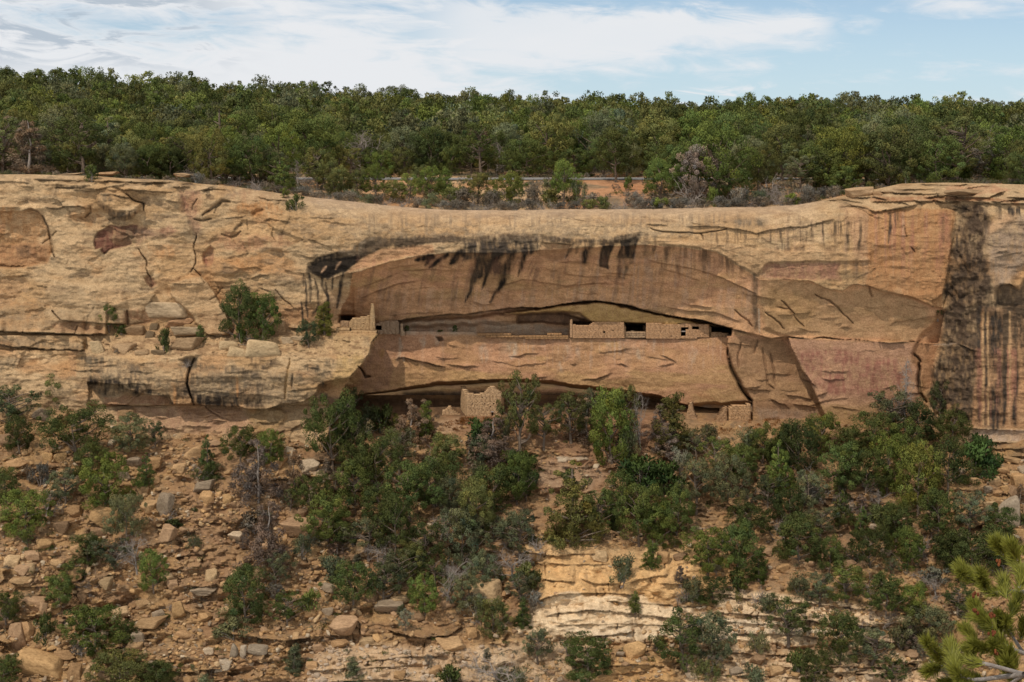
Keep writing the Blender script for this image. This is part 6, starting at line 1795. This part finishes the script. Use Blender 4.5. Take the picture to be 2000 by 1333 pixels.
def build_mesa_plants(M):
    taken = []
    for row in RIMP.replace('\n', '|').split('|'):
        t = row.split()
        u, v, h, w = map(float, t[:4])
        Y, z = mesa_at(M, u, v, 200)
        if ROAD_Y[0] - 1.5 < Y < ROAD_Y[1] + 1:
            Y = ROAD_Y[1] + 3.5 if v < 348 else ROAD_Y[0] - 3
            z = float(M.height(np.array([u]), np.array([Y]))[0])
        s = Y / FPX
        x = (u - 1000) / FPX * Y
        big = 1.15 if t[4] in ('round', 'dome', 'open', 'cone') and not 620 < u < 1240 else 1.0
        plant(t[4], t[5], (x, Y, z - .08), h * s * big, w * s * big, px=(u, v), zone='rim')
        if t[4] not in ('sage', 'twig', 'bush'):
            taken.append((x, Y, w * s * .45))
    # the wood behind the road
    rr = random.Random(33)
    pts = [(x, y, r) for x, y, r in taken]
    sky = [(772, 290, 7.6, 'dome', 'dk'), (800, 286, 6.8, 'round', 'dk'), (1390, 280, 6.0, 'open', 'gg'), (1430, 282, 6.3, 'open', 'gg'), (1562, 285, 7.0, 'dome', 'dk'), (1615, 288, 6.4, 'open', 'gg'), (85, 292, 6.6, 'open', 'dk'),
           (125, 294, 6.8, 'open', 'dk'), (340, 290, 6.6, 'dome', 'dk'), (455, 290, 6.0, 'open', 'dk'), (520, 288, 6.2, 'dome', 'dk'), (1060, 286, 6.4, 'dome', 'dk'), (20, 292, 6.8, 'round', 'dk'), (1840, 285, 6.4, 'dome', 'dk'), (1985, 285, 6.6, 'open', 'dk'), (660, 288, 5.6, 'open', 'ol')]
    for u, Y, h, k, c in sky:
        x = (u - 1000) / FPX * Y
        z = float(M.height(np.array([float(u)]), np.array([float(Y)]))[0])
        o = plant(k, c, (x, Y, z - .1), h, h * .85, px=(u, v_of(Y, z)), zone='wood')
        pts.append((x, Y, 1.6))
    cand = []
    tries = 0
    while tries < 26000:
        tries += 1
        u = rr.uniform(-190, 2190)
        Y = 177.5 + (312 - 177.5) * rr.random() ** .85
        if u < 560 or u > 1560:
            if rr.random() < .25:
                Y = rr.uniform(152, 166)
        x = (u - 1000) / FPX * Y
        h = (3.6 + 5.0 * rr.random() ** 1.3) * (.9 if Y > 240 else 1.0)
        r = h * .30
        ok = True
        for (a, b, c) in pts:
            if abs(a - x) < 5 and abs(b - Y) < 5 and (a - x) ** 2 + (b - Y) ** 2 < (r + c) ** 2 * 1.0:
                ok = False
                break
        if not ok: continue
        pts.append((x, Y, r))
        cand.append((u, x, Y, h))
    cand.sort(key=lambda c: c[2])
    mass = MB()
    massn = []
    low = []
    for k in range(5):
        r_ = np.random.default_rng(700 + k)
        cen, rad = envelope(r_, 60, ('round', 'dome')[k % 2])
        low.append(sprays(r_, cen, rad * 1.05, 44, .26, .5))
    cnt = 0
    for i, (u, x, Y, h) in enumerate(cand):
        z = float(M.height(np.array([u]), np.array([Y]))[0])
        col = rr.choices(['ol', 'md', 'dk', 'gg', 'br', 'yg'], [5, 4, 4, 3, 1.6, .8])[0]
        inside = -60 < u < 2060
        if inside and cnt < 215:
            cnt += 1
            q = rr.random()
            if q < .07: k = 'dead'; col = 'pk'
            elif q < .10: k = 'brown'; col = 'bn'
            else: k = rr.choices(['round', 'dome', 'open', 'cone'], [5, 4, 3.2, .8])[0]
            plant(k, col, (x, Y, z - .1), h, h * rr.uniform(.74, 1.02), px=(u, v_of(Y, z)), zone='wood')
        else:
            V, F, C = low[rr.randrange(5)]
            s = h / 5.0
            a = rr.uniform(0, 6.28)
            W = np.stack([V[:, 0] * math.cos(a) - V[:, 1] * math.sin(a), V[:, 0] * math.sin(a) + V[:, 1] * math.cos(a), V[:, 2]], 1) * s * np.array([.9, .9, 1]) + np.array([x, Y, z - .1])
            g = np.array(GREEN[col][0]) * rr.uniform(.65, 1.25) * 1.5
            mass.add(W, F, C * g)
            N_ = nrm_of(V)
            massn.append(np.stack([N_[:, 0] * math.cos(a) - N_[:, 1] * math.sin(a), N_[:, 0] * math.sin(a) + N_[:, 1] * math.cos(a), N_[:, 2]], 1))
    o = link('forest', mesh_data('forest', np.concatenate(mass.V), [np.concatenate(f) for f in mass.F.values()], M_LEAF, True, np.concatenate(mass.C), np.concatenate(massn)))
    o.color = (1, 1, 1, 1)
    tag(o, 'far part of the pinyon and juniper wood on the mesa', None, None, 'stuff')
    print('wood trees', cnt, 'mass', len(cand) - cnt)
    # knee-high scrub between the trees: no one could count it
    mb = MB()
    r_ = np.random.default_rng(9)
    n = 0
    sc = []
    for k in range(4):
        q = np.random.default_rng(720 + k)
        cen = np.stack([q.normal(0, .28, 10), q.normal(0, .28, 10), q.uniform(.08, .42, 10)], 1)
        sc.append(sprays(q, cen, q.uniform(.1, .2, 10), 26, .12, .3, .5, .2))
    for _ in range(2300):
        u = r_.uniform(-150, 2150)
        Y0 = float(np.interp(u, M.us, M.Y0s))
        Y = Y0 + (r_.uniform(2.0, 24) if r_.random() < .62 else r_.uniform(24, 60))
        if ROAD_Y[0] - 2.5 < Y < ROAD_Y[1] + 1.5: continue
        if 1120 < u < 1270 and Y < 164 and r_.random() < .8: continue
        x = (u - 1000) / FPX * Y
        z = float(M.height(np.array([u]), np.array([Y]))[0])
        V, F, C = sc[r_.integers(4)]
        s = r_.uniform(.5, 1.5)
        g = np.array(GREEN[('gr', 'gg', 'sg', 'ol', 'gr')[r_.integers(5)]][0]) * r_.uniform(.7, 1.1)
        mb.add(V * s + np.array([x, Y, z - .03]), F, C * g)
    for _ in range(1700):
        u, v = r_.uniform(-100, 2100), r_.uniform(850, 1400)
        if 1030 < u < 1330 and 1070 < v < 1250: continue
        if u < 600 and r_.random() < .5: continue
        V, F, C = sc[r_.integers(4)]
        s = r_.uniform(.25, .8)
        Yp = SLF(u, v)
        g = np.array(GREEN[('gr', 'gg', 'sg', 'ol', 'pu', 'md')[r_.integers(6)]][0]) * r_.uniform(.7, 1.1)
        mb.add(V * s + P(u, v, Yp), F, C * g)
    for (u0, u1, v0, v1, n_) in ((900, 990, 817, 834, 60), (1075, 1130, 812, 850, 40), (1380, 1430, 838, 850, 14), (1455, 1520, 820, 845, 22), (860, 900, 822, 845, 22), (985, 1060, 816, 828, 22)):
        for _ in range(n_):
            u, v = r_.uniform(u0, u1), r_.uniform(v0, v1)
            V, F, C = sc[r_.integers(4)]
            mb.add(V * r_.uniform(.3, .6) + P(u, v, SLF(u, v)), F, C * np.array(GREEN['or'][0]) * r_.uniform(.7, 1.1))
    o = link('undergrowth', mb.mesh('undergrowth', M_LEAF))
    o.color = (1, 1, 1, 1)
    tag(o, 'grey and rust coloured low scrub covering the ground', None, None, 'stuff')


# ------------------------------------------------------------------ the near pine at the viewer's own rim
def build_near_pine():
    r = np.random.default_rng(3)
    D = 2.9
    root = empty('pinyon_tree', (1.75, 3.1, -1.9))
    loc = np.array(root.location)
    tag(root, 'near pinyon with fresh yellow-green needle tufts and rusty cones reaching in close to the viewer', 'pinyon')
    mn = bpy.data.materials.new('pine_needles')
    mn.use_nodes = True
    T = NT(mn.node_tree)
    att = T.n('ShaderNodeAttribute', attribute_name='Col').outputs['Color']
    b = T.n('ShaderNodeBsdfPrincipled', {'Base Color': att, 'Roughness': 0.5, 'Specular IOR Level': 0.3})
    t = T.n('ShaderNodeBsdfTranslucent', {'Color': att})
    mx = T.n('ShaderNodeMixShader', {0: .3})
    T.t.links.new(b.outputs[0], mx.inputs[1])
    T.t.links.new(t.outputs[0], mx.inputs[2])
    T.t.links.new(mx.outputs[0], T.n('ShaderNodeOutputMaterial').inputs[0])
    mt = mat_bark('pine_twig', (.20, .17, .15), (.36, .33, .30))
    mc = mat_bark('pine_cone', (.13, .04, .018), (.26, .09, .03))
    trunk = MB()
    tp = np.array([[1.75, 3.1, -2.0], [1.72, 3.12, -1.3], [1.80, 3.05, -.6], [1.74, 3.1, .1]])
    V, F = tube(tp - loc, np.array([.085, .075, .06, .03]), 9)
    trunk.add(V, F)
    link('trunk', trunk.mesh('trunk', M_BARK, True), root)
    # boughs: photo positions with depths
    boughs = [([(2400, 1330), (2150, 1230), (2000, 1150), (1940, 1162), (1905, 1130), (1882, 1112)], 2.95), ([(2400, 1330), (2200, 1250), (2060, 1180), (2000, 1130), (1975, 1090), (1955, 1062)], 3.05),
              ([(2420, 1420), (2160, 1310), (2000, 1278), (1955, 1258), (1920, 1215), (1906, 1188)], 2.85), ([(2420, 1420), (2150, 1340), (2000, 1318), (1925, 1296), (1870, 1290), (1838, 1286), (1812, 1256)], 2.75),
              ([(2000, 1318), (1960, 1322), (1900, 1330), (1868, 1318), (1858, 1268)], 2.7), ([(2000, 1278), (1975, 1240), (1960, 1215), (1950, 1205)], 2.9), ([(2060, 1180), (2030, 1120), (2010, 1080)], 3.0),
              ([(2000, 1318), (1990, 1330), (1975, 1320), (1968, 1296)], 2.8), ([(1955, 1258), (1946, 1268), (1940, 1262)], 2.82), ([(2000, 1318), (1960, 1345), (1910, 1352), (1880, 1345)], 2.7)]
    bg = MB()
    tufts = []
    for pts, d in boughs:
        pp = np.array([P(u, v, d + .05 * math.sin(i * 1.7)) for i, (u, v) in enumerate(pts)])
        # resample smoothly
        tt = np.linspace(0, len(pp) - 1, len(pp) * 4)
        q = np.stack([np.interp(tt, np.arange(len(pp)), pp[:, k]) for k in range(3)], 1)
        for _ in range(2):
            q[1:-1] = (q[:-2] + 2 * q[1:-1] + q[2:]) / 4
        V, F = tube(q - loc, np.linspace(.006 if len(pts) > 4 else .004, .0024, len(q)), 7)
        bg.add(V, F)
        # needle tufts along the outer part
        n = len(q)
        vis = int(n * (.52 if len(pts) > 4 else .35))
        dirs = np.gradient(q, axis=0)
        for i in range(vis, n):
            tufts.append((q[i], dirs[i] / np.linalg.norm(dirs[i]), (i - vis) / (n - vis)))
    # short side shoots
    for (u, v, du, dv) in ((1900, 1135, -20, -14), (1925, 1150, -8, -26), (1960, 1085, -12, -20), (1940, 1225, -20, -16), (1930, 1200, -22, 4), (1862, 1292, -4, -26), (1985, 1300, -12, -22), (1950, 1240, 14, -24), (1975, 1200, 10, -26), (1990, 1150, 8, -30), (1840, 1300, -22, 10), (1900, 1300, -6, -24),
                           (1920, 1330, -20, -4), (1960, 1310, -4, -24), (1995, 1245, 6, -24), (1965, 1165, -4, -26), (1905, 1250, -14, -16), (1930, 1270, -22, -8), (1870, 1330, -22, 6), (1988, 1095, -10, -22)):
        d = 2.85 + r.normal(0, .06)
        a, b_ = P(u, v, d), P(u + du, v + dv, d + r.normal(0, .02))
        V, F = tube(np.array([a, (a + b_) / 2 + r.normal(0, .002, 3), b_]) - loc, np.array([.003, .0026, .002]), 6)
        bg.add(V, F)
        dd = (b_ - a) / np.linalg.norm(b_ - a)
        for k in range(5):
            tufts.append((lerp(a, b_, k / 4), dd, k / 4))
    link('boughs', bg.mesh('boughs', mt, True), root)
    NV, NF, NC = [], [], []
    cnt = 0
    for p, d, f in tufts:
        n = int(95 + 60 * f)
        for k in range(n):
            side = r.normal(0, 1, 3)
            side -= d * (side @ d)
            side /= np.linalg.norm(side)
            nd = d * r.uniform(.55, 1.25) + side * r.uniform(.2, .95)
            nd /= np.linalg.norm(nd)
            L = r.uniform(.018, .033)
            w = np.cross(nd, r.normal(0, 1, 3))
            w /= np.linalg.norm(w)
            b0 = p + d * r.uniform(-.008, .008) - loc
            wd = .0007
            NV += [b0 - w * wd, b0 + w * wd, b0 + nd * L * .6 + w * wd * .9, b0 + nd * L + np.array([0, 0, .002]), b0 + nd * L * .6 - w * wd * .9]
            NF.append([cnt, cnt + 1, cnt + 2, cnt + 3, cnt + 4])
            c = np.array((.27, .275, .042)) * r.uniform(.55, 1.15)
            if r.random() < .15: c = np.array((.30, .30, .06)) * r.uniform(.8, 1.1)
            NC += [c] * 5
            cnt += 5
    me = mesh_data('needles', np.array(NV), [np.array(NF)], mn, False, np.array(NC))
    link('needles', me, root)
    # rusty pollen cones at the shoot tips
    D0, F0 = ICO[2]
    for (u, v) in ((1952, 1098), (1905, 1160), (1908, 1196), (1945, 1275), (1822, 1262), (1975, 1312), (1940, 1238), (1938, 1200), (1968, 1300)):
        c = P(u, v, 2.78)
        mb = MB()
        for k in range(5):
            q = r.normal(0, .0032, 3)
            mb.add(D0 * np.array([.0028, .0028, .0042]) + c - loc + q, F0)
        link('pollen_cone', mb.mesh('pollen_cone', mc, True), root)
    # the ground of the viewer's rim under the pine, below the picture
    xs, ys = np.linspace(-4, 6, 60), np.linspace(-5, 3.7, 50)
    X, Yg = np.meshgrid(xs, ys)
    Z = -1.85 + .12 * fbm(X / 1.5, Yg / 1.5, 4, 161) - .9 * ss(3.2, 3.7, Yg) - 0.05
    Z = np.where(Yg > 2.2, Z - .5 * ss(2.2, 3.6, Yg) * ss(1.2, .2, X), Z)
    C = lerp(SOIL, TAN, ss(-.4, .4, fbm(X, Yg, 4, 162))[..., None])
    W = len(xs)
    i = (np.arange(len(ys) - 1)[:, None] * W + np.arange(W - 1)[None, :]).reshape(-1, 1)
    F = np.concatenate([i, i + 1, i + W + 1, i + W], 1)
    o = link('near_ground', mesh_data('near_ground', np.stack([X, Yg, Z], -1).reshape(-1, 3), [F], M_SLOPE, True, C.reshape(-1, 3)))
    tag(o, 'sandy ground at the viewer on the opposite rim', None, None, 'structure')


# ------------------------------------------------------------------ build everything
CL = build_cliff()
SL = build_slope()
ME = build_mesa(CL)


def SLF(u, v):
    """depth of the slope surface at photo position (u, v)"""
    H, W = SL.Y.shape
    a = (u - SL.u0) / SL.du
    b = (v - 772.0) / (1480.0 - 772.0) * (H - 1)
    i, j = int(np.clip(b, 0, H - 2)), int(np.clip(a, 0, W - 2))
    fb, fa = np.clip(b - i, 0, 1), np.clip(a - j, 0, 1)
    y = SL.Y
    return float((y[i, j] * (1 - fa) + y[i, j + 1] * fa) * (1 - fb) + (y[i + 1, j] * (1 - fa) + y[i + 1, j + 1] * fa) * fb)


def CLF(u, v):
    """depth of the cliff surface at photo position (u, v)"""
    j = int(np.clip((u - CL.u0) / CL.du, 0, CL.U.shape[1] - 1))
    return float(np.interp(v, CL.V[:, j], CL.Y[:, j]))


build_ruins()
ROCKS = build_rocks(SLF, CLF)
build_protos()
build_slope_plants(SLF, CLF)
build_mesa_plants(ME)
build_near_pine()


# ------------------------------------------------------------------ words that tell each plant and stone from its neighbours
MARKS_SLOPE = [(60, 800, 'cliff foot under the double undercut'), (30, 860, 'stacked foot blocks'), (100, 1290, 'huge tilted boulder'), (200, 1006, 'long brown slab'), (306, 950, 'upright orange block'), (399, 960, 'flat topped pale boulder'),
               (300, 850, 'recessed pink wall'), (500, 830, 'undercut end of the lower block'), (588, 1038, 'broad pale slab'), (414, 1131, 'rounded leaning boulder'), (480, 1235, 'long thin overhanging ledge'), (820, 1240, 'thick lens shaped ledge'),
               (945, 1157, 'hollowed boulder'), (760, 1310, 'grey banded ledges'), (630, 912, 'layered whitish slabs'), (730, 800, 'shaded start of the lower overhang'), (940, 800, 'square stone house'), (1115, 897, 'pale bar of rock'), (1110, 945, 'bare sandy chute'),
               (1140, 1100, 'ochre ledge'), (1200, 1205, 'white ledges'), (1244, 1267, 'loose boulder under the white ledges'), (1230, 1310, 'lowest ochre ledge'), (1300, 810, 'slanting wall fragment'), (1440, 840, 'tall masonry stub'), (1430, 980, 'bright stone slabs'),
               (1530, 820, 'brown leaning rock face'), (1700, 815, 'mottled pink rock face'), (1850, 820, 'dark brown buttress'), (1950, 860, 'black streaked wall'), (1960, 935, 'jumbled pale blocks'), (1967, 1000, 'big grey boulder'), (1890, 1230, 'rounded buff boulder'),
               (1710, 1255, 'short stacked ledges'), (1500, 1190, 'crooked thin ledge'), (1600, 1240, 'chalky band'), (1617, 1030, 'narrow stone step'), (1394, 1304, 'orange boulder'), (1940, 1180, 'near pine tufts'), (64, 1180, 'wide low boulder'), (145, 1121, 'buff block pair'),
               (269, 1250, 'wedge shaped stones'), (690, 1090, 'long narrow slab'), (750, 1180, 'row of flat stones'), (350, 1192, 'standing stone'), (1044, 1049, 'little stone step'), (870, 1050, 'sandy scar')]
MARKS_RIM = [(15, 'arched hollow'), (75, 'curved crack'), (150, 'hooked overhang line'), (225, 'dark red patch'), (285, 'forked crack'), (385, 'red gouge'), (430, 'pale flat block'), (492, 'twin ledge trees'), (578, 'lone brow bush'), (640, 'black stain blob'),
             (727, 'slender pinnacle'), (785, 'narrow broken wall end'), (860, 'shaded bench'), (940, 'square stone house'), (1015, 'tall alcove juniper'), (1116, 'end pillar'), (1195, 'paired black streaks'), (1240, 'wide dark opening'), (1295, 'plain walled room'),
             (1335, 'narrow doorway'), (1400, 'end chamber'), (1476, 'brown seam streak'), (1560, 'mauve stain'), (1640, 'hanging rock lip'), (1740, 'orange wall panel'), (1835, 'gully bush'), (1890, 'dark brown buttress'), (1965, 'black streaked wall')]
MARKS_RIM = [(u, 400, t) for u, t in MARKS_RIM]
RANK = ['%s', 'second %s', 'third %s', 'fourth %s', 'fifth %s', 'sixth %s', 'seventh %s', 'eighth %s', 'ninth %s', 'tenth %s']


def near_mark(marks, u, v, ku=1.0, kv=1.0):
    return min(marks, key=lambda m: ((m[0] - u) * ku) ** 2 + ((m[1] - v) * kv) ** 2)


def shape_word(kind):
    return {'round': 'bushy', 'dome': 'broad crowned', 'cone': 'conical', 'spire': 'narrow', 'open': 'thin crowned', 'twin': 'double', 'dead': 'leafless', 'snag': 'bare pointed', 'brown': 'withered', 'bush': 'rounded', 'sage': 'feathery', 'twig': 'leafless'}[kind]


def finish(rows, big, word):
    """rows: (object, base label, size, group); equal labels get a rank by size"""
    by = {}
    for r in rows:
        by.setdefault(r[1], []).append(r)
    for base, rs in by.items():
        rs.sort(key=lambda r: -r[2])
        for i, r in enumerate(rs):
            lab = base
            if len(rs) > 1:
                lab = (RANK[i] % big if i < len(RANK) else 'one of the smallest') + ' ' + base
            tag(r[0], ' '.join(lab.split()[:16]), word, r[3], 'thing')


rows = []
for d in PLANTS:
    u, v, k = d['u'], d['v'], d['kind']
    kn = KIND_NAME[k][1]
    cw = d['col'] if k not in ('dead', 'snag', 'brown', 'twig') else ({'brown': 'brown'}.get(k, 'grey'))
    if d['zone'] in ('slope', 'tuft'):
        m = near_mark(MARKS_SLOPE, u, v - .25 * d['h'] * 20)
        du, dv = u - m[0], v - m[1]
        rel = 'beside' if abs(du) > abs(dv) * 1.3 else 'below' if dv > 0 else 'above'
        side = ('on its buttress side' if du > 0 else 'on its red patch side') if rel == 'beside' else ''
        base = f"{cw} {shape_word(k)} {kn} {rel} the {m[2]} {side}".strip()
        g = 'trees and shrubs on the canyon slope'
    else:
        m = near_mark(MARKS_RIM, u, 400, 1, 0)
        Y = d['o'].location[1]
        row = 'on the rim' if Y < 165 else 'just behind the road' if Y < 185 else 'low in the wood' if Y < 205 else 'midway up the wood' if Y < 250 else 'on the skyline'
        base = f"{cw} {shape_word(k)} {kn} {row} above the {m[2]}"
        g = 'trees and shrubs of the rim and mesa'
    d['row'] = (d['o'], base, d['h'], g)
for nm in sorted({d['o']['category'] for d in PLANTS}):
    finish([d['row'] for d in PLANTS if d['o']['category'] == nm], 'tallest', nm)
rows = []
for (o, u, v, w, h, k) in ROCKS:
    m = near_mark([q for q in MARKS_SLOPE if abs(q[0] - u) + abs(q[1] - v) > 12], u, v)
    du, dv = u - m[0], v - m[1]
    rel = 'beside' if abs(du) > abs(dv) * 1.3 else 'below' if dv > 0 else 'above'
    side = ('on its buttress side' if du > 0 else 'on its red patch side') if rel == 'beside' else ''
    sw = {'f': 'flat slab like', 'b': 'great rounded', 't': 'upright', 'w': 'whitish', 'g': 'grey', 'o': 'bright orange'}.get(k, 'squat' if w > 1.7 * h else 'blocky')
    rows.append((o, f"{sw} boulder {rel} the {m[2]} {side}".strip(), w * h, 'boulders strewn over the slope'))
finish(rows, 'largest', 'boulder')
